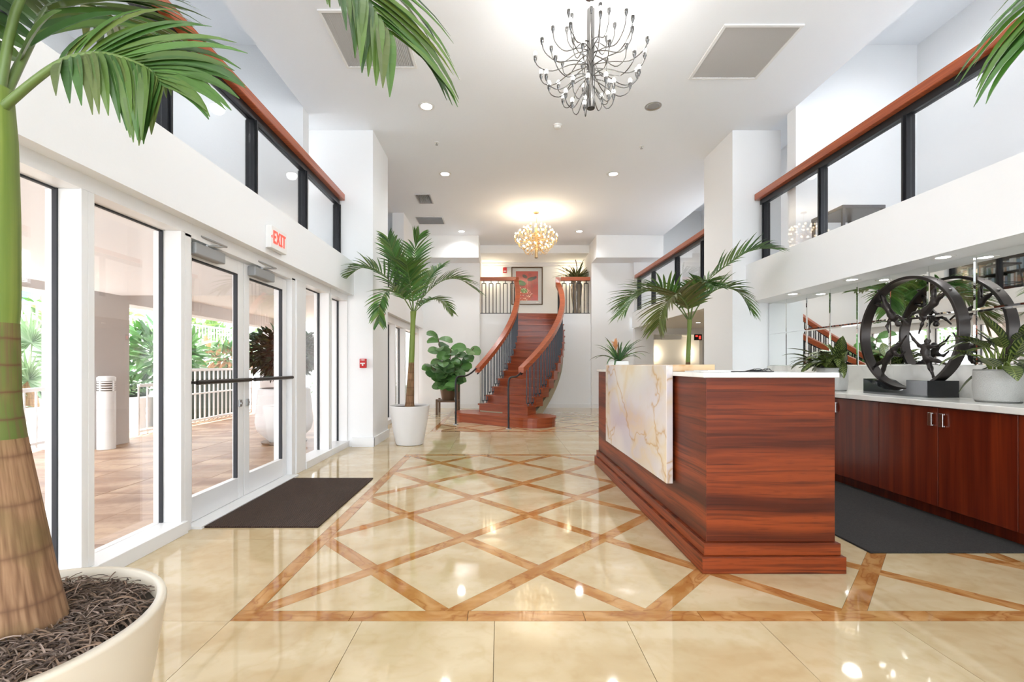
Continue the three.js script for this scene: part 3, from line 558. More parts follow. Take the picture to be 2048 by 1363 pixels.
for (const [x, d, l] of [[-0.95, 6.98, 'tiny sprinkler head on the ceiling near the left pillar'], [2.16, 7.1, 'tiny sprinkler head on the ceiling near the right pillar']]) {
  const t = thing('sprinkler_head', l, 'sprinkler', [x, CEIL, d]); part('escutcheon', cyl(0.035, 0.035, 0.006, 0, -0.006, 0), M.white, t); part('deflector', [cyl(0.006, 0.006, 0.03, 0, -0.036, 0), cyl(0.02, 0.02, 0.003, 0, -0.039, 0)], M.steel, t); }

function chandelier(name, label, x, d, yTop, yBot, tiers, metal, bulbM, colour, cd, armR, canopyY) {
  const t = thing(name, label, 'chandelier', [x, yBot, d]);
  const H = yTop - yBot, P = (r, a, y) => new THREE.Vector3(r * Math.cos(a), y - yBot, r * Math.sin(a));
  part('stem', [lathe([[0, 0.002], [0.034, 0.0], [0.036, 0.004], [0.036, H], [0, H + 0.004]])], metal, t);
  part('stem_end', cyl(0.03, 0.03, 0.002, 0, -0.002, 0), M.black, t);
  part('suspension', [tube([new THREE.Vector3(0, H, 0), new THREE.Vector3(0.008, (H + canopyY - yBot) / 2, 0.004), new THREE.Vector3(0, canopyY - yBot, 0)], 0.005, 12, 6)], metal, t);
  part('canopy', lathe([[0, -0.03], [0.05, -0.028], [0.06, -0.015], [0.06, 0]], 0, canopyY - yBot, 0), metal, t);
  const sock = mg([cyl(0.006, 0.016, 0.03, 0, -0.055, 0, 10), cyl(0.016, 0.016, 0.026, 0, -0.025, 0, 10)]);
  const bulbs = [];
  const bulb = lathe([[0, 0.046], [0.010, 0.043], [0.017, 0.03], [0.018, 0.02], [0.013, 0.006], [0.012, 0]], 0, 0, 0, 12);
  for (const [n, r, yb, y0, off] of tiers) for (let i = 0; i < n; i++) {
    const a = (i + off) / n * Math.PI * 2 + rr(-0.06, 0.06), rad = r * rr(0.94, 1.05), y = yb + rr(-0.02, 0.02), y1 = y0 + rr(-0.02, 0.02), dip = Math.min(y - 0.12, y1 - 0.04) - 0.02;
    const c = new THREE.CatmullRomCurve3([P(0.034, a - 0.25, y1), P(rad * 0.35, a - 0.14, (y1 + dip) / 2 + 0.02), P(rad * 0.72, a - 0.03, dip), P(rad * 0.95, a, dip + (y - dip) * 0.35), P(rad, a, y - 0.05)]);
    const arm = part('arm', new THREE.TubeGeometry(c, 16, armR, 5), metal, t);
    const s = part('socket', sock, metal === M.gold ? metal : M.nickel, arm); s.position.copy(P(rad, a, y));
    const b = part('bulb', bulb, bulbM, arm); b.position.copy(P(rad, a, y)); bulbs.push(P(rad, a, y));
  }
  // its light: small lamps inside every fifth bulb
  bulbs.filter((_, i) => i % 5 === 2).forEach((q, _, all) => { const p = new THREE.PointLight(colour, cd / all.length, 0, 2); p.position.copy(q).y += 0.024; p.shadow.radius = 0.8; t.add(p); });
}
chandelier('chandelier', 'large nickel chandelier with many upright lit bulbs', 0.82, 4.2, 4.36, 3.47,
  [[8, 0.22, 4.22, 4.08, 0.2], [10, 0.38, 4.12, 3.98, 0.5], [12, 0.5, 3.95, 3.86, 0.1], [11, 0.42, 3.79, 3.76, 0.4], [9, 0.22, 3.64, 3.66, 0.7]], M.nickel, M.bulb, L(1, 0.96, 0.9), CHANDELIER, 0.0045, CEIL);
chandelier('chandelier', 'smaller warm gold chandelier hanging before the stair', 0.79, 10.15, 4.2, 3.5,
  [[12, 0.22, 4.16, 4.04, 0.2], [16, 0.36, 4.08, 3.98, 0.5], [20, 0.48, 3.96, 3.9, 0.1], [18, 0.40, 3.84, 3.82, 0.4], [14, 0.26, 3.74, 3.74, 0.7]], M.gold, M.warmBulb, L(1, 0.82, 0.58), CHANDELIER * 0.9, 0.005, CEIL);

// ================================================================ SIGNS AND ALARMS
const font = await new FontLoader().loadAsync('fonts/droid/droid_sans_bold.typeface.json');
const txt = (s, size, depth) => { const g = new TextGeometry(s, { font, size, depth, curveSegments: 4 }); g.computeBoundingBox(); const b = g.boundingBox; g.translate(-(b.min.x + b.max.x) / 2, -(b.min.y + b.max.y) / 2, 0); return g; };
{ const t = thing('exit_sign', 'white box exit sign with red EXIT letters', 'sign', [-2.08, 2.2, 4.27]);
  part('housing', rbx(0, 0.055, 0, 0.2, -0.15, 0.15, 0.006), M.white, t);
  const g = txt('EXIT', 0.115, 0.004); g.scale(0.72, 1, 1); g.rotateY(Math.PI / 2); g.translate(0.055, 0.105, 0); part('lettering', g, M.redLit, t, 'red EXIT letters');
  const a = new THREE.Shape(); a.moveTo(0, 0.015); a.lineTo(0.02, 0); a.lineTo(0, -0.015); const ag = new THREE.ExtrudeGeometry(a, { depth: 0.003, bevelEnabled: false }); ag.rotateY(Math.PI / 2); ag.rotateX(Math.PI); ag.translate(0.056, 0.1, 0.138); part('arrow', ag, M.redLit, t); }
{ const t = thing('fire_alarm_pull', 'small red fire alarm pull station on the pillar face', 'alarm', [-1.94, 1.12, 6.62]);
  part('housing', rbx(-0.045, 0.045, 0, 0.13, -0.05, 0, 0.006), M.red, t);
  part('handle', [bx(-0.032, 0.032, 0.055, 0.072, -0.062, -0.05), bx(-0.009, 0.009, 0.03, 0.056, -0.06, -0.05)], M.white, t, 'white T handle');
  const g = txt('FIRE', 0.02, 0.002); g.translate(0, 0.112, 0.05); part('lettering', g, M.white, t); }
{ const t = thing('fire_horn', 'red square fire alarm horn on the pillar side', 'alarm', [-1.81, 1.92, 7.05]);
  part('housing', rbx(0, 0.045, 0, 0.16, -0.09, 0.09, 0.006), M.red, t); part('strobe', rbx(0.045, 0.056, 0.02, 0.05, 0.0, 0.06, 0.004), M.white, t, 'clear strobe'); }
{ const t = thing('fire_strobe', 'small red fire strobe on the landing wall', 'alarm', [0.15, 4.0, 14.3]);
  part('housing', rbx(-0.06, 0.06, 0, 0.16, -0.05, 0, 0.006), M.red, t); part('strobe', rbx(-0.04, 0.04, 0.03, 0.06, -0.065, -0.05, 0.004), M.white, t); }
{ const t = thing('exit_sign', 'small dark corridor sign beside the right pillar', 'sign', [5.28, 1.83, 12.42]); part('housing', rbx(-0.1, 0.1, 0, 0.16, -0.03, 0, 0.004), M.black, t); part('face', [bx(-0.07, -0.01, 0.09, 0.13, -0.034, -0.03), bx(0.02, 0.07, 0.03, 0.12, -0.034, -0.03)], M.redLit, t); }

// ================================================================ SCONCES AND PICTURE
function sconce(x, y, d, face, label, cd) {     // face: +1 fixed to a wall behind it, otherwise sideways
  const t = thing('wall_sconce', label, 'sconce', [x, y, d]);
  part('backplate', rbx(-0.04, 0.04, -0.08, 0.08, -0.015, 0, 0.004), M.gold, t);
  part('shade', lathe([[0.03, -0.1], [0.05, -0.06], [0.055, 0.0], [0.05, 0.06], [0.03, 0.1]], 0, 0, -0.075, 16), M.sconce, t, 'glowing warm glass shade');
  const p = new THREE.PointLight(L(1, 0.8, 0.52), cd, 0, 2); p.position.set(0, 0, 0.075); p.shadow.radius = 3; t.add(p);
}
sconce(-0.23, 3.92, 14.3, 1, 'glowing wall sconce on the landing beside the fire strobe', 0.4);
sconce(2.12, 3.92, 14.3, 1, 'glowing wall sconce on the landing behind the dried plant vase', 0.4);
sconce(4.76, 1.5, 14.2, 1, 'glowing wall sconce in the corridor, left of the palm stem', 0.16);
sconce(5.78, 1.52, 14.2, 1, 'glowing wall sconce in the corridor, right of the palm stem', 0.16);
{
  const c = document.createElement('canvas'); c.width = 300; c.height = 400; const k = c.getContext('2d');
  k.fillStyle = '#c4452f'; k.fillRect(0, 0, 300, 400);
  for (let i = 0; i < 260; i++) { k.fillStyle = `rgba(${150 + rnd() * 90 | 0},${40 + rnd() * 50 | 0},${30 + rnd() * 30 | 0},0.22)`; k.fillRect(rnd() * 300, rnd() * 400, 20 + rnd() * 70, 4 + rnd() * 30); }
  const blob = (x, y, rx, ry, a, col) => { k.fillStyle = col; k.beginPath(); k.ellipse(x, y, rx, ry, a, 0, 7); k.fill(); };
  blob(75, 160, 62, 34, 0.3, '#4d7a2e'); blob(110, 265, 46, 34, 0.2, '#6d8a3a'); blob(205, 105, 52, 26, -0.3, '#34401f'); blob(120, 70, 36, 22, 0.5, '#3c2620'); blob(255, 90, 30, 18, -0.7, '#2f2420'); blob(190, 42, 26, 24, 0, '#b0301f');
  k.strokeStyle = '#d88a6a'; k.lineWidth = 5; k.beginPath(); k.moveTo(150, 130); k.quadraticCurveTo(170, 230, 150, 300); k.stroke(); k.strokeStyle = '#8c3a2a'; k.beginPath(); k.moveTo(215, 130); k.lineTo(215, 370); k.stroke();
  const ct = new THREE.CanvasTexture(c); ct.colorSpace = THREE.SRGBColorSpace;
  const t = thing('framed_picture', 'large framed abstract red picture with green leaf shapes', 'picture', [0.83, 3.02, 14.3]);
  const w = 0.48, h = 1.16, f = 0.03;
  part('frame', [rbx(-w, w, 0, f, -0.04, 0, 0.004), rbx(-w, w, h - f, h, -0.04, 0, 0.004), rbx(-w, -w + f, f, h - f, -0.04, 0, 0.004), rbx(w - f, w, f, h - f, -0.04, 0, 0.004)], M.wood, t, 'dark gilt wooden frame');
  part('mount', bx(-w + f, w - f, f, h - f, -0.012, 0), M.paper, t, 'pale grey mount');
  const pb = new THREE.BoxGeometry(0.68, 0.9, 0.004); pb.translate(0, h / 2, 0.014); 
  part('print', pb, std({ map: ct, roughness: 0.35 }), t, 'red and green print');
  part('glazing', bx(-w + f, w - f, f, h - f, -0.03, -0.026), M.glass, t);
}

// ================================================================ CURVED STAIR
{
  const th0 = 38 * R, th1 = -4.8 * R, RAD = 4.645, P0 = [0.05, 9.45];
  const C = [P0[0] - RAD * Math.cos(th0), P0[1] + RAD * Math.sin(th0)];
  const th = t => th0 + (th1 - th0) * t;
  const at = (t, w, y) => V(C[0] + (RAD + w) * Math.cos(th(t)), y, C[1] - (RAD + w) * Math.sin(th(t)));
  const pl = (t, w) => { const p = at(t, w, 0); return [p.x, -p.z]; };
  const RISE = 0.171, Y0 = 0.184, N = 13, HW = 0.62;
  const line = t => Y0 + RISE * (0.5 + t * N);               // middle of the treads
  const t = thing('curved_staircase', 'curved red-brown wooden staircase with black loop balusters', 'staircase', [0, 0, 0]);
  { // bottom platform: a rounded step
    const A = [-0.50, 9.85], B = [0.62, 9.0], r = 0.45, u = Math.atan2(B[1] - A[1], B[0] - A[0]), poly = [];
    for (let i = 0; i <= 16; i++) { const a = u - Math.PI / 2 + Math.PI * i / 16; poly.push([B[0] + r * Math.cos(a), B[1] + r * Math.sin(a)]); }
    for (let i = 0; i <= 16; i++) { const a = u + Math.PI / 2 + Math.PI * i / 16; poly.push([A[0] + r * Math.cos(a), A[1] + r * Math.sin(a)]); }
    const big = poly.map(([x, d]) => { const cx = 0.06, cd = 9.42, l = Math.hypot(x - cx, d - cd); return [x + (x - cx) / l * 0.02, d + (d - cd) / l * 0.02]; });
    part('bottom_step', [prism(poly, 0, 0.15), prism(big, 0.15, Y0)], M.step, t, 'rounded wooden bottom step');
  }
  for (let k = 1; k <= N; k++) {
    const a = (k - 1) / N, b = k / N, y = Y0 + RISE * k, ov = 0.03 / (RAD * (th0 - th1));
    part('step', [prism([pl(a, -HW), pl(a, HW), pl(b, HW), pl(b, -HW)], y - RISE - 0.03, y - 0.03), prism([pl(a - ov, -HW - 0.02), pl(a - ov, HW + 0.02), pl(b, HW + 0.02), pl(b, -HW - 0.02)], y - 0.03, y)], M.step, t);
  }
  part('top_riser', prism([pl(1, -HW), pl(1, HW), [pl(1, HW)[0], 12.79], [pl(1, -HW)[0], 12.79]], 2.3, 2.582), M.step, t);
  // smooth soffit ribbon under the steps
  const pts = []; for (let i = 0; i <= 30; i++) pts.push(at(i / 30, 0, Math.max(0.1, line(i / 30) - 0.36)));
  part('soffit', sweepRect(pts, HW * 2 - 0.06, 0.22), M.stairSoffit, t, 'painted curved soffit');
  for (const s of [-1, 1]) {
    const w = s * (HW - 0.05), rp = [];
    for (let i = -1; i <= 26; i++) rp.push(at(i / 26, w, line(i / 26) + 0.88));
    rp.push(V(at(1, w, 0).x - 0.0, 3.53, 12.78));
    part('handrail', sweepRect(rp, 0.125, 0.11), M.rail, t, 'broad red-brown curved handrail');
    const sp = rp.slice(0, -1).map(p => p.clone().add(new THREE.Vector3(0, -0.085, 0)));
    part('under_rail', sweepRect(sp, 0.03, 0.02), M.blackMetal, t, 'black steel rail under the handrail');
    for (let k = 0; k < N; k++) for (const f of [0.3, 0.8]) {
      const tc = (k + f) / N, dt = 0.042 / (RAD * 0.747), yb = Y0 + RISE * (k + 1) + 0.045, a = at(tc - dt, w, yb), b = at(tc + dt, w, yb);
      const ya = line(tc - dt) + 0.79, yc = line(tc + dt) + 0.79;
      const up = (p, y) => new THREE.Vector3(p.x, y, p.z), mid = at(tc, w, yb);
      part('baluster', [sqbar(up(a, yb), up(a, ya), 0.018), sqbar(up(b, yb), up(b, yc), 0.018), sqbar(up(a, yb + 0.008), up(b, yb + 0.008), 0.018), sqbar(up(mid, yb - 0.045), up(mid, yb + 0.01), 0.02)], M.blackMetal, t, 'black steel loop baluster');
    }
  }
}
for (const [x, d, x2, d2, label, y2] of [[0.155, 8.47, 0.47, 9.15, 'black pipe grab rail at the stair foot next to the right handrail', 1.02], [-0.865, 9.1, -0.5, 9.75, 'black pipe grab rail at the stair foot beside the leafy plant', 1.02]]) {
  const t = thing('grab_rail', label, 'handrail', [x, 0, d]);
  part('pipe', tube([V(0, 0.01, 0), V(0, 0.45, 0), V(0, 0.85, 0), V(0.02, 0.92, 0.03), V((x2 - x) * 0.5, 0.95, (d2 - d) * 0.5), V((x2 - x) * 0.8, 1.02, (d2 - d) * 0.8), V(x2 - x, 1.1, d2 - d)], 0.018, 48, 10), M.blackMetal, t);
  part('flange', cyl(0.05, 0.05, 0.012, 0, 0, 0), M.steel, t, 'steel floor flange');
}
function landingGuard(x0, x1, label, n) {
  const t = thing('landing_railing', label, 'railing', [x0, 2.58, 12.78]), w = x1 - x0;
  part('handrail', rbx(0, w, 0.9, 1.0, -0.065, 0.065, 0.01), M.rail, t, 'red-brown wooden rail');
  part('bottom_rail', bx(0, w, 0.0, 0.02, -0.01, 0.01), M.blackMetal, t);
  for (let i = 0; i < n; i++) { const c = (i + 0.5) / n * w, h = w / n * 0.27; part('baluster', [sqbar(V(c - h, 0.02, 0), V(c - h, 0.83, 0), 0.022), sqbar(V(c + h, 0.02, 0), V(c + h, 0.83, 0), 0.022), sqbar(V(c - h, 0.83, 0), V(c + h, 0.83, 0), 0.022), sqbar(V(c, 0.83, 0), V(c, 0.9, 0), 0.022)], M.blackMetal, t); }
}
landingGuard(-0.54, 0.44, 'landing railing between the stair and the left wall', 5);
landingGuard(1.66, 2.47, 'landing railing in front of the dried plant vase', 4);

// ================================================================ PLANTS
const GREENS = [[0.055, 0.16, 0.022], [0.075, 0.20, 0.03], [0.045, 0.13, 0.02], [0.10, 0.22, 0.03], [0.12, 0.20, 0.035]];
const tint = (pal, k = 0.25) => { const c = pal[rnd() * pal.length | 0], f = 1 + rr(-k, k); return c.map(v => v * f); };
// one folded blade from p0 along dir; n: upper side. Droops with gravity.
function blade(p0, dir, n, len, wid, droop, seg, col, fold = 0.35, shape = t => Math.pow(Math.sin(Math.PI * Math.pow(clamp(t * 0.96 + 0.03), 0.62)), 0.8)) {
  const pos = [], uv = [], cc = [], rows = [];
  let p = p0.clone(), d = dir.clone().normalize();
  for (let i = 0; i <= seg; i++) {
    const t = i / seg, side = new THREE.Vector3().crossVectors(d, n).normalize(), up = new THREE.Vector3().crossVectors(side, d).normalize(), w = wid / 2 * shape(t) + 0.0004;
    rows.push([p.clone().addScaledVector(side, -w).addScaledVector(up, w * fold), p.clone(), p.clone().addScaledVector(side, w).addScaledVector(up, w * fold), t]);
    d.y -= droop / seg * (0.4 + 1.2 * t); d.normalize(); p = p.clone().addScaledVector(d, len / seg);
  }
  const put = (v, u, w) => { pos.push(v.x, v.y, v.z); uv.push(u, w); cc.push(...col); };
  for (let i = 0; i < seg; i++) { const a = rows[i], b = rows[i + 1]; for (const [k, u] of [[0, 0], [1, 0.5]]) { put(a[k], a[3], u); put(b[k], b[3], u); put(b[k + 1], b[3], u + 0.5); put(a[k], a[3], u); put(b[k + 1], b[3], u + 0.5); put(a[k + 1], a[3], u + 0.5); } }
  const g = new THREE.BufferGeometry();
  g.setAttribute('position', new THREE.BufferAttribute(new Float32Array(pos), 3)); g.setAttribute('uv', new THREE.BufferAttribute(new Float32Array(uv), 2)); g.setAttribute('color', new THREE.BufferAttribute(new Float32Array(cc), 3));
  g.computeVertexNormals();
  return g;
}
// feather frond along a curve; returns {rachis, leaflets[]}
function frond(pts, { n = 34, len = 0.34, wid = 0.034, r = 0.009, start = 0.16, droop = 0.5, lift = 0.25, seg = 5, pal = GREENS, roll = 0 } = {}) {
  const c = new THREE.CatmullRomCurve3(pts), leaflets = [], up0 = new THREE.Vector3(0, 1, 0);
  const rg = new THREE.TubeGeometry(c, 24, r, 6), pp = rg.attributes.position, cen = new THREE.Vector3();
  for (let i = 0; i < pp.count; i++) { const t = Math.floor(i / 7) / 24; c.getPoint(t, cen); const k = 1 - 0.8 * t; pp.setXYZ(i, cen.x + (pp.getX(i) - cen.x) * k, cen.y + (pp.getY(i) - cen.y) * k, cen.z + (pp.getZ(i) - cen.z) * k); }
  rg.setAttribute('color', new THREE.BufferAttribute(new Float32Array(pp.count * 3).map((_, i) => [0.16, 0.24, 0.06][i % 3]), 3));
  for (let i = 0; i < n; i++) {
    const t = start + (1 - start) * Math.pow((i + 0.5) / n, 0.92), p = c.getPoint(t), T = c.getTangent(t), s0 = new THREE.Vector3().crossVectors(T, up0);
    if (s0.lengthSq() < 0.02) s0.set(1, 0, 0.3); s0.normalize();
    const N = new THREE.Vector3().crossVectors(s0, T).normalize(), u = (t - start) / (1 - start);
    s0.applyAxisAngle(T, roll * R); N.applyAxisAngle(T, roll * R);
    const l = len * (0.55 + 0.65 * Math.sin(Math.PI * Math.pow(clamp(u * 0.9 + 0.06), 0.8))) * rr(0.9, 1.08), fw = 0.55 + 0.9 * u;
    for (const s of [-1, 1]) {
      const dir = T.clone().multiplyScalar(fw).addScaledVector(s0, s).addScaledVector(N, lift * rr(0.6, 1.4));
      leaflets.push(blade(p, dir, N, l, wid * rr(0.85, 1.15), droop * rr(0.7, 1.3), seg, tint(pal)));
    }
  }
  return { rachis: rg, leaflets };
}
function trunkGeo(prof, lean) {     // prof: [y, r]; lean(y) -> [x, z]
  const g = new THREE.CylinderGeometry(1, 1, 1, 24, prof.length * 4, true), p = g.attributes.position, uv = g.attributes.uv, y0 = prof[0][0], y1 = prof[prof.length - 1][0];
  for (let i = 0; i < p.count; i++) {
    const t = p.getY(i) + 0.5, y = y0 + (y1 - y0) * t; let k = 0; while (k < prof.length - 2 && prof[k + 1][0] < y) k++;
    const f = clamp((y - prof[k][0]) / (prof[k + 1][0] - prof[k][0])), r = prof[k][1] + (prof[k + 1][1] - prof[k][1]) * f, o = lean(y);
    p.setXYZ(i, p.getX(i) * r + o[0], y, p.getZ(i) * r + o[1]); uv.setXY(i, uv.getX(i), y);
  }
  g.computeVertexNormals(); return g;
}
function fibres(rad, y, n, len, mid = 0) {
  const list = [], pal = [[0.2, 0.14, 0.105], [0.32, 0.24, 0.195], [0.1, 0.066, 0.05], [0.24, 0.16, 0.11]];
  for (let i = 0; i < n; i++) {
    const a = rr(0, 7), r = Math.sqrt(rnd()) * rad, p = new THREE.Vector3(Math.cos(a) * r, y + rr(-0.004, 0.022) + 0.02 * (1 - r / rad), Math.sin(a) * r), b = rr(0, 7);
    const d = new THREE.Vector3(Math.cos(b), rr(0, 0.7), Math.sin(b));
    list.push(blade(p, d, new THREE.Vector3(rr(-1, 1), 1, rr(-1, 1)), len * rr(0.5, 1.5), 0.0026, rr(0.6, 2.6), 5, tint(pal, 0.4), 0.9, () => 1));
  }
  return mg(list);
}
const potTaper = (rt, rb, h, wall = 0.02) => lathe([[0, 0], [rb * 0.94, 0], [rb, 0.012], [rb + (rt - rb) * 0.35, h * 0.3], [rb + (rt - rb) * 0.72, h * 0.65], [rt, h - 0.01], [rt - 0.003, h], [rt - wall, h], [rt - wall - 0.004, h - 0.06], [rt * 0.8, h - 0.1]], 0, 0, 0, 64);

// ---- big palm in the foreground
{
  const t = thing('potted_palm', 'tall palm with a ringed thick trunk in a big cream pot by the storefront', 'palm', [-1.17, 0, 1.06]);
  part('pot', potTaper(0.335, 0.24, 0.55, 0.022), M.creamPot, t, 'large cream tapered pot');
  part('soil', lathe([[0, 0.535], [0.2, 0.527], [0.31, 0.512]], 0, 0, 0), M.soil, t);
  const f = part('moss', fibres(0.268, 0.519, 7500, 0.045), M.moss, t, 'dry brown fibre mulch'); f.userData.kind = 'stuff';
  const lean = y => [0.054 - 0.066 * clamp((y - 0.55) / 0.5), -0.03];
  part('trunk', trunkGeo([[0.5, 0.088], [0.56, 0.078], [0.66, 0.068], [0.85, 0.056], [0.98, 0.0475]], lean), M.trunk, t, 'ringed brown trunk');
  part('young_trunk', trunkGeo([[0.975, 0.0475], [1.1, 0.0435], [1.25, 0.0405]], lean), M.young, t, 'green and brown banded young trunk');
  part('crownshaft', trunkGeo([[1.23, 0.039], [1.3, 0.043], [1.5, 0.042], [1.68, 0.038], [1.8, 0.03]], lean), M.shaft, t, 'smooth green crownshaft');
  const crown = [-0.012, 1.74, -0.03];
  const F = (pts, o, split) => {
    const { rachis, leaflets } = frond([V(crown[0], crown[1], -crown[2]), ...pts.map(p => V(p[0] + 1.17, p[1], p[2] - 1.06))], o);
    const fr = part('frond', rachis, M.leaf, t);
    if (split) leaflets.forEach(g => part('leaflet', g, M.leaf, fr)); else part('leaflets', mg(leaflets), M.leaf, fr);
  };
  const big = { len: 0.30, wid: 0.034, r: 0.011, seg: 7, pal: [[0.05, 0.125, 0.02], [0.07, 0.155, 0.024], [0.038, 0.10, 0.018], [0.085, 0.15, 0.025], [0.11, 0.15, 0.03]] };
  F([[-1.06, 1.80, 1.06], [-0.979, 1.831, 1.04], [-0.896, 1.842, 1.03], [-0.835, 1.831, 1.03], [-0.766, 1.797, 1.02], [-0.735, 1.762, 1.01]], { ...big, n: 21, wid: 0.027, len: 0.21, start: 0.3, droop: 0.9, lift: 0.15, roll: 62 }, true);
  F([[-1.12, 2.05, 1.1], [-0.95, 2.3, 1.15], [-0.66, 2.33, 1.2], [-0.42, 2.19, 1.2], [-0.28, 1.99, 1.18]], { ...big, n: 36, len: 0.40, start: 0.2, droop: 1.0, roll: 35 }, true);
  F([[-1.16, 1.95, 1.15], [-1.2, 2.12, 1.25], [-1.2, 2.22, 1.4], [-1.16, 2.2, 1.6]], { ...big, n: 22, wid: 0.036, len: 0.28, start: 0.15, droop: 0.8 }, true);
  F([[-1.35, 2.0, 1.0], [-1.6, 2.1, 0.9], [-1.85, 1.95, 0.8]], { ...big, n: 26 }, false);
  F([[-1.25, 2.0, 0.85], [-1.3, 2.2, 0.5], [-1.3, 2.1, 0.2]], { ...big, n: 26 }, false);
  F([[-1.2, 2.1, 1.1], [-1.25, 2.45, 1.2], [-1.35, 2.75, 1.3]], { ...big, n: 24, lift: 0.5 }, false);
}
// ---- palm right of the camera, of which only frond tips show
{
  const t = thing('potted_palm', 'palm on the right whose frond tips hang before the upper railing', 'palm', [2.0, 0, 0.95]);
  part('pot', potTaper(0.32, 0.24, 0.55, 0.022), M.creamPot, t); part('soil', lathe([[0, 0.53], [0.29, 0.51]]), M.soil, t);
  part('trunk', trunkGeo([[0.5, 0.07], [0.8, 0.05], [1.3, 0.04], [1.75, 0.03]], () => [0, 0]), M.trunk, t);
  for (const [pts, n] of [[[[1.8, 2.1, 1.0], [1.5, 2.18, 1.0], [1.27, 2.03, 1.0], [1.16, 1.86, 1.0]], 26], [[[2.1, 2.1, 0.7], [2.3, 2.2, 0.4], [2.4, 2.0, 0.2]], 24], [[[2.2, 2.1, 1.1], [2.6, 2.2, 1.3], [2.9, 2.0, 1.4]], 24], [[[1.95, 2.1, 0.7], [1.8, 2.25, 0.3], [1.7, 2.1, 0.0]], 24], [[[2.0, 2.2, 1.1], [2.05, 2.5, 1.3], [2.1, 2.6, 1.6]], 24]]) {
    const { rachis, leaflets } = frond([V(0, 1.72, 0), ...pts.map(p => V(p[0] - 2.0, p[1], p[2] - 0.95))], { n, len: 0.26, wid: 0.032, seg: 6, droop: 0.9 });
    const fr = part('frond', rachis, M.leaf, t); part('leaflets', mg(leaflets), M.leaf, fr);
  }
}
// ---- slim palms farther in; frond points are [x, y, depth] about the crown
function slimPalm(label, pos, trunkH, fronds, potM, stemR, opts) {
  const t = thing('potted_palm', label, 'palm', pos);
  part('pot', potTaper(0.29, 0.2, 0.57, 0.02), potM, t, 'tapered white pot'); part('soil', lathe([[0, 0.555], [0.26, 0.545]]), M.soil, t);
  part('trunk', trunkGeo([[0.54, stemR * 1.5], [0.62, stemR * 1.2], [0.9, stemR], [1.2, stemR * 0.82]], y => [0.04 * (y - 0.55), 0]), M.trunk, t, 'brown trunk');
  part('crownshaft', trunkGeo([[1.19, stemR * 0.82], [1.3, stemR * 0.84], [trunkH - 0.15, stemR * 0.7], [trunkH, stemR * 0.9]], y => [0.04 * (y - 0.55), 0]), M.shaft, t, 'smooth green crownshaft');
  const c0 = [0.04 * (trunkH - 0.55), trunkH - 0.03, 0];
  for (const [pts, o] of fronds) {
    const { rachis, leaflets } = frond([V(...c0), ...pts.map(p => V(c0[0] + p[0], c0[1] + p[1], p[2]))], { ...opts, ...o });
    const fr = part('frond', rachis, M.leaf, t); part('leaflets', mg(leaflets), M.leaf, fr);
  }
}
slimPalm('slim palm in a white tapered pot beside the pillar', [-1.33, 0, 6.84], 1.95, [
  [[[-0.16, 0.28, -0.2], [-0.38, 0.52, -0.42], [-0.58, 0.56, -0.55], [-0.8, 0.4, -0.6]], {}],
  [[[0.16, 0.28, 0.05], [0.42, 0.5, 0.1], [0.66, 0.52, 0.1], [0.92, 0.36, 0.1]], {}],
  [[[-0.01, 0.4, 0.02], [0.0, 0.75, 0.05], [0.02, 1.02, 0.08], [0.08, 1.15, 0.05]], { len: 0.3, lift: 0.1 }],
  [[[-0.1, 0.4, -0.15], [-0.2, 0.72, -0.3], [-0.27, 0.98, -0.45]], { len: 0.3, lift: 0.1 }],
  [[[0.12, 0.38, 0.1], [0.24, 0.62, 0.25], [0.36, 0.78, 0.4]], { len: 0.28 }],
  [[[-0.12, 0.22, -0.25], [-0.26, 0.25, -0.5], [-0.32, 0.02, -0.68], [-0.32, -0.2, -0.72]], { len: 0.24 }],
  [[[0.16, 0.2, 0.2], [0.34, 0.26, 0.45], [0.5, 0.08, 0.6]], { len: 0.22 }],
  [[[0.0, 0.3, -0.15], [-0.02, 0.55, -0.3], [0.0, 0.65, -0.5]], { len: 0.28 }]], M.pot, 0.05, { n: 24, len: 0.38, wid: 0.034, droop: 0.45, lift: 0.3 });
slimPalm('slim palm standing behind the desk before the right pillar', [2.38, 0, 5.95], 1.74, [
  [[[-0.14, 0.24, 0], [-0.4, 0.42, -0.05], [-0.66, 0.34, -0.05], [-0.88, 0.1, -0.1]], {}],
  [[[-0.12, 0.26, 0.2], [-0.3, 0.46, 0.4], [-0.52, 0.44, 0.6], [-0.7, 0.3, 0.7]], {}],
  [[[-0.1, 0.2, -0.15], [-0.28, 0.3, -0.3], [-0.46, 0.16, -0.4], [-0.55, -0.08, -0.45]], { pal: [[0.10, 0.13, 0.02], [0.12, 0.12, 0.03]] }],
  [[[0.1, 0.34, 0.05], [0.28, 0.56, 0.05], [0.48, 0.74, -0.1], [0.66, 0.86, -0.25], [0.82, 0.84, -0.4]], { len: 0.36 }],
  [[[0.12, 0.26, -0.1], [0.3, 0.4, -0.2], [0.46, 0.34, -0.3], [0.56, 0.1, -0.4]], { len: 0.32 }],
  [[[0.04, 0.34, 0.2], [0.06, 0.5, 0.45], [0.1, 0.5, 0.7]], { len: 0.28 }],
  [[[-0.02, 0.3, -0.2], [0.0, 0.42, -0.45], [0.02, 0.34, -0.65]], { len: 0.26 }]], M.pot, 0.034, { n: 28, len: 0.4, wid: 0.036, droop: 0.45, lift: 0.35 });

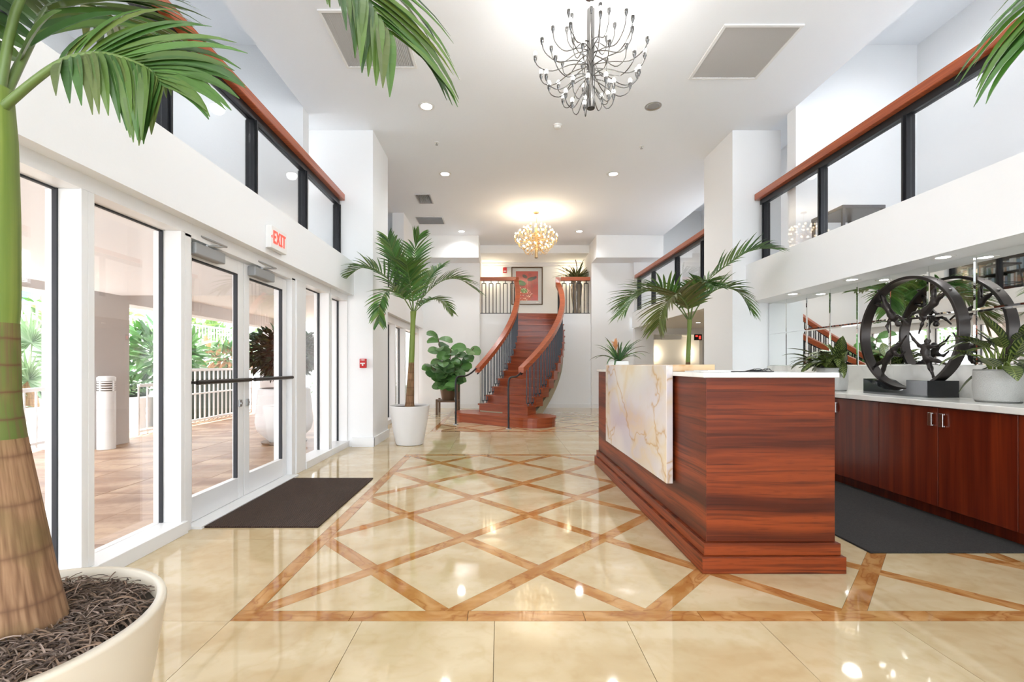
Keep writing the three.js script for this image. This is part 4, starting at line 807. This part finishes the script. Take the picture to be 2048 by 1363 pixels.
// ---- fiddle leaf plant by the stair, in a wooden stand
{
  const t = thing('fiddle_leaf_plant', 'bushy plant with big round glossy leaves beside the stair foot', 'plant', [-1.25, 0.33, 11.2]);
  part('pot', potTaper(0.2, 0.15, 0.34, 0.015), M.wood, t, 'dark pot'); part('soil', lathe([[0, 0.31], [0.17, 0.3]]), M.soil, t);
  const fid = tt => Math.pow(Math.sin(Math.PI * Math.pow(clamp(tt * 0.97 + 0.02), 1.25)), 0.55);
  const pal = [[0.075, 0.19, 0.045], [0.10, 0.25, 0.06], [0.05, 0.14, 0.04], [0.13, 0.27, 0.09]];
  for (const [sx, sd, top, n] of [[-0.25, 0.05, 1.5, 15], [0.08, -0.1, 1.25, 14], [0.42, 0.0, 1.05, 12], [-0.42, -0.15, 0.85, 12], [0.2, -0.25, 0.75, 11], [-0.1, -0.28, 0.9, 12], [0.62, 0.0, 1.25, 7], [-0.05, -0.36, 0.35, 9]]) {
    const c = new THREE.CatmullRomCurve3([V(0, 0.3, 0), V(sx * 0.35, 0.3 + (top - 0.3) * 0.4, sd * 0.4), V(sx, top, sd)]);
    const st = part('stem', new THREE.TubeGeometry(c, 16, 0.011, 6), M.wood, t);
    for (let i = 0; i < n; i++) { const u = 0.3 + 0.72 * (i + rnd()) / n, p = c.getPoint(Math.min(1, u)), a = i * 2.4 + rr(-0.3, 0.3), d = new THREE.Vector3(Math.cos(a), rr(-0.15, 0.7), Math.sin(a)); part('leaf', blade(p, d, new THREE.Vector3(rr(-0.4, 0.4), 0.7, rr(0.5, 1.6)), rr(0.27, 0.4), rr(0.2, 0.29), rr(0.3, 1.0), 7, tint(pal), 0.18, fid), M.leaf, st); }
  }
  const s = thing('plant_stand', 'dark wooden four-legged plant stand beside the stair foot', 'stand', [-1.25, 0, 11.2]);
  part('tray', rbx(-0.26, 0.26, 0.29, 0.33, -0.26, 0.26, 0.006), M.wood, s);
  for (const [a, b] of [[-1, -1], [-1, 1], [1, -1], [1, 1]]) part('leg', rbx(a * 0.24 - 0.025, a * 0.24 + 0.025, 0, a > 0 ? 0.72 : 0.36, b * 0.24 - 0.025, b * 0.24 + 0.025, 0.006), M.wood, s);
}
// ---- bromeliad on the desk
{
  const t = thing('bromeliad', 'strappy green bromeliad with a pale orange bloom in a white pot on the desk', 'plant', [1.30, 1.112, 5.1]);
  part('pot', [rbx(-0.09, 0.09, 0, 0.088, -0.09, 0.09, 0.01)], M.white, t, 'white square pot'); part('soil', bx(-0.08, 0.08, 0.088, 0.09, -0.08, 0.08), M.soil, t);
  const pal = [[0.07, 0.17, 0.04], [0.10, 0.20, 0.05], [0.05, 0.12, 0.04], [0.12, 0.10, 0.05]];
  for (let i = 0; i < 38; i++) { const a = i * 2.4, e = rr(0.35, 2.4), d = new THREE.Vector3(Math.cos(a), e, Math.sin(a)); part('leaf', blade(new THREE.Vector3(Math.cos(a) * 0.02, 0.085, Math.sin(a) * 0.02), d, new THREE.Vector3(0, 1, 0).addScaledVector(d, -0.3), rr(0.22, 0.36), rr(0.026, 0.036), 2.2 / (0.6 + e), 8, tint(pal), 0.5, u => Math.pow(1 - u, 0.5)), M.leaf, t); }
  const bl = part('bloom', (() => { const g = []; for (let i = 0; i < 12; i++) { const a = i * 2.4; g.push(blade(new THREE.Vector3(-0.04, 0.2 + i * 0.006, 0.03), new THREE.Vector3(Math.cos(a) * 0.5 - 0.2, 1.0, Math.sin(a) * 0.5), new THREE.Vector3(0, 1, 0.2), 0.09, 0.025, 0.6, 4, [0.75, 0.38, 0.18])); } return mg(g); })(), M.leaf, t, 'pale orange bloom');
  part('bloom_stem', bar(new THREE.Vector3(0, 0.085, 0), new THREE.Vector3(-0.04, 0.21, 0.03), 0.006), M.shaft, t);
}
// ---- calatheas on the counter
function calathea(label, pos, n, hMin, hMax, potR, potH, dense, far = 9, near = 9) {
  const t = thing('potted_calathea', label, 'plant', pos);
  part('pot', lathe([[0, 0], [potR * 0.86, 0], [potR * 0.93, 0.012], [potR, potH * 0.45], [potR * 0.98, potH - 0.01], [potR * 0.95, potH], [potR * 0.86, potH], [potR * 0.84, potH - 0.03]], 0, 0, 0, 40), M.rough, t, 'rough white round pot'); part('soil', lathe([[0, potH - 0.015], [potR * 0.85, potH - 0.025]]), M.soil, t);
  for (let i = 0; i < n; i++) {
    const a = i * 2.4 + rr(-0.2, 0.2), h = rr(hMin, hMax), out = dense ? rr(0.03, 0.26) : rr(0.05, 0.24), base = new THREE.Vector3(Math.cos(a) * 0.04, potH - 0.02, Math.sin(a) * 0.04);
    const ox = Math.min(Math.cos(a) * out, 0.05), tip = new THREE.Vector3(ox, potH + h, clamp(Math.sin(a) * out, -far, near));
    const st = part('stalk', tube([base, base.clone().lerp(tip, 0.5).add(new THREE.Vector3(0, 0.05, 0)), tip], 0.004, 8, 5), M.shaft, t);
    const d = new THREE.Vector3(Math.cos(a) > 0.1 ? -0.1 : Math.cos(a), rr(-0.2, 0.5), clamp(Math.sin(a) * 1.2, -far * 2.5, near * 2.5));
    part('leaf', blade(tip, d, new THREE.Vector3(0, 1, 0), rr(0.18, 0.27), rr(0.075, 0.105), rr(0.3, 1.1), 7, [1, 1, 1], 0.2), M.cala, st);
  }
}
calathea('calathea with broad low patterned leaves on the counter behind the desk', [3.5, 0.89, 4.9], 60, 0.0, 0.17, 0.14, 0.24, true, 9, 0.07);
calathea('calathea with tall striped leaves on the counter beside the ring sculpture', [3.58, 0.89, 3.34], 26, 0.0, 0.24, 0.135, 0.235, false, 0.06, 0.12);
calathea('calathea at the counter end beyond the tall striped one', [3.58, 0.89, 2.72], 24, 0.05, 0.3, 0.135, 0.235, false, 0.1, 9);
// ---- dried plant in a tall vase on the landing
{
  const t = thing('floor_vase', 'tall bronze floor vase with drooping dried foliage on the landing', 'vase', [2.2, 2.58, 13.4]);
  part('vase', lathe([[0, 0], [0.12, 0], [0.13, 0.02], [0.1, 0.2], [0.15, 0.6], [0.17, 0.85], [0.13, 0.95], [0.15, 1.0], [0.12, 1.0], [0.1, 0.9]]), M.glassVase, t);
  const pal = [[0.16, 0.16, 0.05], [0.11, 0.16, 0.05], [0.2, 0.16, 0.07]];
  for (let k = 0; k < 9; k++) { const g = []; for (let i = 0; i < 14; i++) { const a = rr(0, 7), d = new THREE.Vector3(Math.cos(a), rr(0.4, 1.8), Math.sin(a)); g.push(blade(new THREE.Vector3(0, 0.95, 0), d, new THREE.Vector3(0, 1, 0), rr(0.45, 0.85), 0.05, rr(0.6, 1.6), 7, tint(pal))); } part('foliage', mg(g), M.leaf, t); }
  part('branch', [tube([V(0, 0.95, 0), V(0.02, 1.35, 0), V(-0.02, 1.62, 0)], 0.012, 12, 6), tube([V(0.01, 1.2, 0), V(-0.15, 1.4, 0), V(-0.25, 1.44, 0)], 0.007, 10, 5), tube([V(0.01, 1.2, 0), V(0.14, 1.42, 0), V(0.2, 1.55, 0)], 0.007, 10, 5)], M.wood, t);
}

// ================================================================ MEZZANINE THINGS (seen over the railing and in the mirrors)
{ const t = thing('console_table', 'low black metal console table on the window mezzanine', 'table', [3.98, MEZ_R, 5.4]);
  part('top', rbx(0, 0.5, 0.4, 0.44, 0, 0.55, 0.004), M.blackMetal, t); for (const [x, d] of [[0.02, 0.02], [0.48, 0.02], [0.02, 0.53], [0.48, 0.53]]) part('leg', sqbar(V(x, 0, d), V(x, 0.4, d), 0.03), M.blackMetal, t); }
for (let c = 0; c < 2; c++) {
  const d0 = 9.9 + c * 1.05, t = thing('bookcase', ['dark bookcase in the library bay, the one nearer the left pillar', 'dark bookcase in the library bay, the one nearer the stair wall'][c], 'bookcase', [-4.39, MEZ_L, d0]);
  part('side', bx(0, 0.32, 0, 1.7, 0, 0.03), M.blackMetal, t); part('side', bx(0, 0.32, 0, 1.7, 1.0, 1.03), M.blackMetal, t); part('back', bx(0, 0.015, 0, 1.7, 0.03, 1.0), M.blackMetal, t);
  for (let s = 0; s < 6; s++) part('shelf', bx(0.015, 0.31, s * 0.345, s * 0.345 + 0.025, 0.03, 1.0), M.blackMetal, t);
  for (let s = 0; s < 5; s++) { let d = 0.04; while (d < 0.93) { const w = rr(0.03, 0.075), h = rr(0.2, 0.29); bookAt(d0 + d, w, h, s); d += w + 0.004; } }
}
function bookAt(d, w, h, s) {
  bookAt.m ||= [[0.5, 0.48, 0.42], [0.12, 0.2, 0.26], [0.32, 0.2, 0.13], [0.6, 0.6, 0.58], [0.1, 0.16, 0.13], [0.3, 0.36, 0.4]].map(c => std({ color: L(...c), roughness: 0.7 }));
  bookAt.g ||= new RoundedBoxGeometry(1, 1, 1, 1, 0.02);
  const o = new THREE.Mesh(bookAt.g, bookAt.m[rnd() * 6 | 0]); o.name = numbered('book'); o.scale.set(0.2, h, w); o.position.set(-4.39 + 0.19, MEZ_L + s * 0.345 + 0.025 + h / 2, -(d + w / 2)); scene.add(o);
  o.userData = { label: 'upright book on the dark library bay bookcases', category: 'book', group: 'books on the library bay bookcases' };
}
{ const t = thing('bar_stool', 'tall black wire stool in the library bay behind the left pillar', 'stool', [-2.9, MEZ_L, 9.75]);
  part('seat', rbx(-0.2, 0.2, 0.62, 0.66, -0.2, 0.2, 0.01), M.blackMetal, t); for (const [a, b] of [[-1, -1], [-1, 1], [1, -1], [1, 1]]) part('leg', bar(V(a * 0.22, 0, b * 0.22), V(a * 0.17, 0.62, b * 0.17), 0.012), M.blackMetal, t);
  part('footrest', [bar(V(-0.2, 0.25, -0.2), V(0.2, 0.25, -0.2), 0.009), bar(V(-0.2, 0.25, 0.2), V(0.2, 0.25, 0.2), 0.009), bar(V(-0.2, 0.25, -0.2), V(-0.2, 0.25, 0.2), 0.009), bar(V(0.2, 0.25, -0.2), V(0.2, 0.25, 0.2), 0.009)], M.blackMetal, t); }

// ================================================================ OUTSIDE THINGS
{ const t = thing('bollard_light', 'pale round bollard light with louvres outside the storefront', 'bollard', [-5.46, 0, 6.45]);
  part('post', cyl(0.105, 0.105, 0.8, 0, 0, 0, 32), M.white, t); part('core', cyl(0.07, 0.07, 0.14, 0, 0.8, 0, 20), M.wood, t);
  for (let i = 0; i < 4; i++) part('louvre', cyl(0.1, 0.105, 0.018, 0, 0.815 + i * 0.033, 0, 32), M.white, t);
  part('cap', lathe([[0.105, 0], [0.105, 0.05], [0.08, 0.066], [0, 0.07]], 0, 0.94, 0), M.white, t); part('rib', [bx(-0.008, 0.008, 0.8, 0.94, -0.108, -0.09), bx(0.09, 0.108, 0.8, 0.94, -0.008, 0.008)], M.white, t); }
function picketRail(name, label, x, d0, d1, yb0, yb1, h, n, m, turned) {
  const t = thing(name, label, 'railing', [x, 0, d0]), Ld = d1 - d0;
  part('top_rail', sqbar(V(0, yb0 + h, 0), V(0, yb1 + h, Ld), 0.05), m, t); part('bottom_rail', sqbar(V(0, yb0 + 0.06, 0), V(0, yb1 + 0.06, Ld), 0.035), m, t);
  if (turned === 2) part('mid_rail', sqbar(V(0, yb0 + h * 0.55, 0), V(0, yb1 + h * 0.55, Ld), 0.03), m, t);
  for (let i = 0; i <= n; i++) { const u = i / n, y = yb0 + (yb1 - yb0) * u, d = Ld * u; part('picket', turned === 1 ? lathe([[0.014, 0], [0.014, h * 0.3], [0.026, h * 0.36], [0.014, h * 0.42], [0.026, h * 0.5], [0.014, h * 0.56], [0.014, h]], 0, y, d, 8) : sqbar(V(0, y, d), V(0, y + h, d), 0.026), m, t); }
  return t;
}
picketRail('ramp_railing', 'white turned-baluster ramp railing in front of the fan palm', -6.2, 4.8, 7.0, 0.0, 0.08, 0.78, 14, M.outWhite, 1);
picketRail('ramp_railing', 'short white turned-baluster railing beside the taupe column', -6.0, 7.72, 8.3, 0, 0, 0.82, 3, M.outWhite, 1);
{ const t = thing('ramp_railing_post', 'thick white end post of the short railing beside the column', 'post', [-5.85, 0, 8.3]); part('shaft', rbx(-0.045, 0.045, 0, 0.84, -0.045, 0.045, 0.01), M.outWhite, t); part('cap', rbx(-0.06, 0.06, 0.84, 0.88, -0.06, 0.06, 0.012), M.outWhite, t); }
picketRail('picket_fence', 'white picket railing in front of the dark screen outside the doors', -6.2, 9.0, 11.6, -0.02, 0.0, 1.08, 17, M.outWhite, 2);
single('dark_screen', 'dark screen panel behind the white picket railing', 'panel', [bx(-6.62, -6.55, -0.03, 1.02, 8.9, 11.8), bx(-6.66, -6.5, 1.02, 1.1, 8.9, 11.8)], M.darkGreen);
picketRail('garden_fence', 'white picket fence on top of the garden wall', -10.25, 8, 26, 1.9, 1.9, 0.62, 110, M.outWhite, 0);
{ const t = thing('ficus_planter', 'dark leafy ficus tree in a tall rounded white planter outside the doors', 'plant', [-3.22, 0, 6.95]);
  part('planter', lathe([[0, 0.02], [0.2, 0.02], [0.22, 0.05], [0.37, 0.2], [0.4, 0.32], [0.38, 0.6], [0.36, 0.8], [0.35, 0.82], [0.32, 0.82], [0.31, 0.74]], 0, 0, 0, 48), M.pot, t, 'white rounded planter'); part('saucer', cyl(0.3, 0.32, 0.035, 0, 0, 0, 32), M.wood, t); part('soil', lathe([[0, 0.79], [0.32, 0.77]]), M.soil, t);
  part('trunk', [tube([V(0, 0.75, 0), V(0.03, 1.0, 0), V(0, 1.3, 0)], 0.028, 10, 8), tube([V(0.02, 0.95, 0), V(-0.2, 1.2, 0.1), V(-0.35, 1.4, 0)], 0.014, 10, 6), tube([V(0.02, 1.0, 0), V(0.2, 1.25, -0.1), V(0.3, 1.5, 0)], 0.014, 10, 6)], M.wood, t);
  part('foliage', crown(1700, [0, 1.33, 0], [0.56, 0.36, 0.5], 0.13, 0.055, [[0.02, 0.045, 0.018], [0.035, 0.07, 0.025], [0.015, 0.03, 0.015]]), M.leaf, t, 'dark green foliage').userData.kind = 'stuff'; }
function crown(n, c, r, len, wid, pal) {
  const g = []; for (let i = 0; i < n; i++) { const a = rr(0, 7), z = rr(-1, 1), q = Math.sqrt(1 - z * z), k = Math.pow(rnd(), 0.45), d = new THREE.Vector3(Math.cos(a) * q, z, Math.sin(a) * q); g.push(blade(new THREE.Vector3(c[0] + d.x * r[0] * k, c[1] + d.y * r[1] * k, -c[2] + d.z * r[2] * k), d.clone().add(new THREE.Vector3(rr(-0.8, 0.8), rr(-0.5, 0.6), rr(-0.8, 0.8))), new THREE.Vector3(rr(-1, 1), 1, rr(-1, 1)), len * rr(0.7, 1.3), wid * rr(0.7, 1.3), rr(0, 0.8), 3, tint(pal, 0.35))); }
  return mg(g);
}
{ const t = thing('fan_palm', 'small fan palm with stiff pleated leaves beyond the ramp railing', 'palm', [-8.3, 0.42, 8.2]);
  part('trunk', trunkGeo([[0, 0.14], [0.25, 0.1], [0.5, 0.07]], () => [0, 0]), M.trunk, t);
  const pal = [[0.22, 0.32, 0.16], [0.28, 0.38, 0.22], [0.16, 0.26, 0.12]];
  for (const [x, y, d, tilt] of [[0.15, 1.15, -0.1, 0.3], [-0.25, 0.95, -0.2, 0], [0.5, 0.85, 0.1, -0.2], [-0.6, 0.7, 0.1, 0.1], [0.05, 0.65, -0.5, 0.4], [0.4, 0.5, -0.4, 0], [-0.4, 0.45, -0.4, 0]]) {
    const hub = V(x, y, d), g = [tube([V(0, 0.45, 0), V(x * 0.5, 0.4 + y * 0.4, d * 0.5), hub], 0.012, 10, 5)];
    g[0].setAttribute('color', new THREE.BufferAttribute(new Float32Array(g[0].attributes.position.count * 3).map((_, i) => [0.2, 0.3, 0.12][i % 3]), 3));
    for (let i = 0; i < 22; i++) { const a = (i / 21 - 0.5) * 4.6 + Math.PI / 2 + tilt; g.push(blade(hub, new THREE.Vector3(Math.cos(a), Math.sin(a), 0.25), new THREE.Vector3(0, 0.3, 1), rr(0.5, 0.62), 0.075, 0.12, 4, tint(pal), 0.5)); }
    part('fan_leaf', mg(g), M.leaf, t);
  } }
const outTree = (name, label, x, d, y, r, n, pal, trunkTo) => { const t = thing(name, label, 'tree', [x, 0, d]); part('trunk', tube([V(0, -0.2, 0), V(0.08, y * 0.4, 0), V(0, y, 0)], 0.09, 12, 8), M.wood, t); part('foliage', crown(n, [0, y, 0], r, 0.42, 0.16, pal), M.leaf, t).userData.kind = 'stuff'; };
const bright = [[0.12, 0.26, 0.05], [0.18, 0.32, 0.07], [0.09, 0.2, 0.05], [0.25, 0.36, 0.1]];
outTree('garden_tree', 'bright green tree behind the garden wall fence, seen through the near door leaf', -13.3, 20.5, 2.2, [1.6, 1.0, 2.2], 700, bright);
outTree('garden_tree', 'bright green tree behind the garden wall fence, seen beside the column', -13.2, 14.5, 2.2, [1.6, 1.1, 2.2], 600, bright);
outTree('garden_tree', 'bright green tree behind the garden wall fence, seen over the ficus', -13.3, 27, 2.2, [1.6, 0.9, 2.4], 500, bright);
outTree('garden_tree', 'leafy garden tree growing before the garden wall beside the column', -8.4, 11.6, 1.35, [0.85, 0.75, 0.9], 420, [[0.06, 0.16, 0.05], [0.1, 0.24, 0.06], [0.14, 0.28, 0.1]]);
outTree('garden_tree', 'small light tree spreading in front of the white garden wall', -8.6, 14.6, 1.4, [0.8, 0.4, 0.8], 240, [[0.1, 0.24, 0.08], [0.2, 0.32, 0.14], [0.4, 0.2, 0.1]]);
{ const t = thing('hanging_flower', 'yellow orange flower cluster hanging in the garden tree', 'flower', [-8.1, 1.15, 11.1]); const g = []; for (let i = 0; i < 14; i++) g.push(blade(V(0, 0.12, 0), new THREE.Vector3(rr(-0.6, 0.6), -1, rr(-0.6, 0.6)), new THREE.Vector3(0, 0, 1), 0.3, 0.09, 0.2, 4, [0.8, 0.42, 0.04])); part('petals', mg(g), M.leaf, t); part('stalk', bar(V(0, 0.1, 0), V(0, 0.35, 0.1), 0.012), M.wood, t); }
const hedge = (label, x0, x1, y0, y1, d0, d1, n) => { const t = thing('hedge', label, 'hedge', [(x0 + x1) / 2, y0, (d0 + d1) / 2]); const w = (x1 - x0) / 2, h = y1 - y0, l = (d1 - d0) / 2; part('core', rbx(-w * 0.8, w * 0.8, 0, h * 0.85, -l * 0.95, l * 0.95, 0.05), M.darkGreen, t); const g = []; for (let i = 0; i < n; i++) g.push(blade(V(rr(-w, w), rr(0.05, h), rr(-l, l)), new THREE.Vector3(rr(-1, 1), rr(0, 1), rr(-1, 1)), new THREE.Vector3(rr(-1, 1), 1, rr(-1, 1)), 0.12, 0.05, 0.4, 3, tint([[0.05, 0.12, 0.04], [0.08, 0.18, 0.05]], 0.3))); part('foliage', mg(g), M.leaf, t).userData.kind = 'stuff'; };
hedge('clipped dark hedge against the white end wall outside', -6.0, -2.6, 0, 0.6, 14.4, 15.0, 900);
hedge('low clipped hedge in the planter below the fan palm', -8.9, -7.7, 0.42, 0.72, 4.6, 7.6, 700);
hedge('bright clipped hedge on the planter wall beside the short railing', -8.9, -6.8, 0.55, 0.85, 8.65, 9.35, 600);
{ const t = thing('far_building', 'distant white building with a blue band across the street', 'building', [-30, 0, 22]);
  part('wall', [bx(-4, 0, -0.3, 5.0, -14, 8), bx(-4, 0, 6.6, 12, -14, 8)], M.outWhite, t); part('blue_band', bx(-4, -0.1, 5.0, 6.6, -14, 8), M.blueWall, t, 'blue wall band');
  for (let i = 0; i < 4; i++) part('window', bx(-0.02, 0.06, 7.6, 9.4, -12 + i * 4.6, -10 + i * 4.6), M.granite, t); }

// ---------------------------------------------------------------- finish
scene.traverse(o => { if (o.isMesh) { o.castShadow = true; o.receiveShadow = true; } if (o.isLight) o.castShadow = true; });
renderer.render(scene, camera);
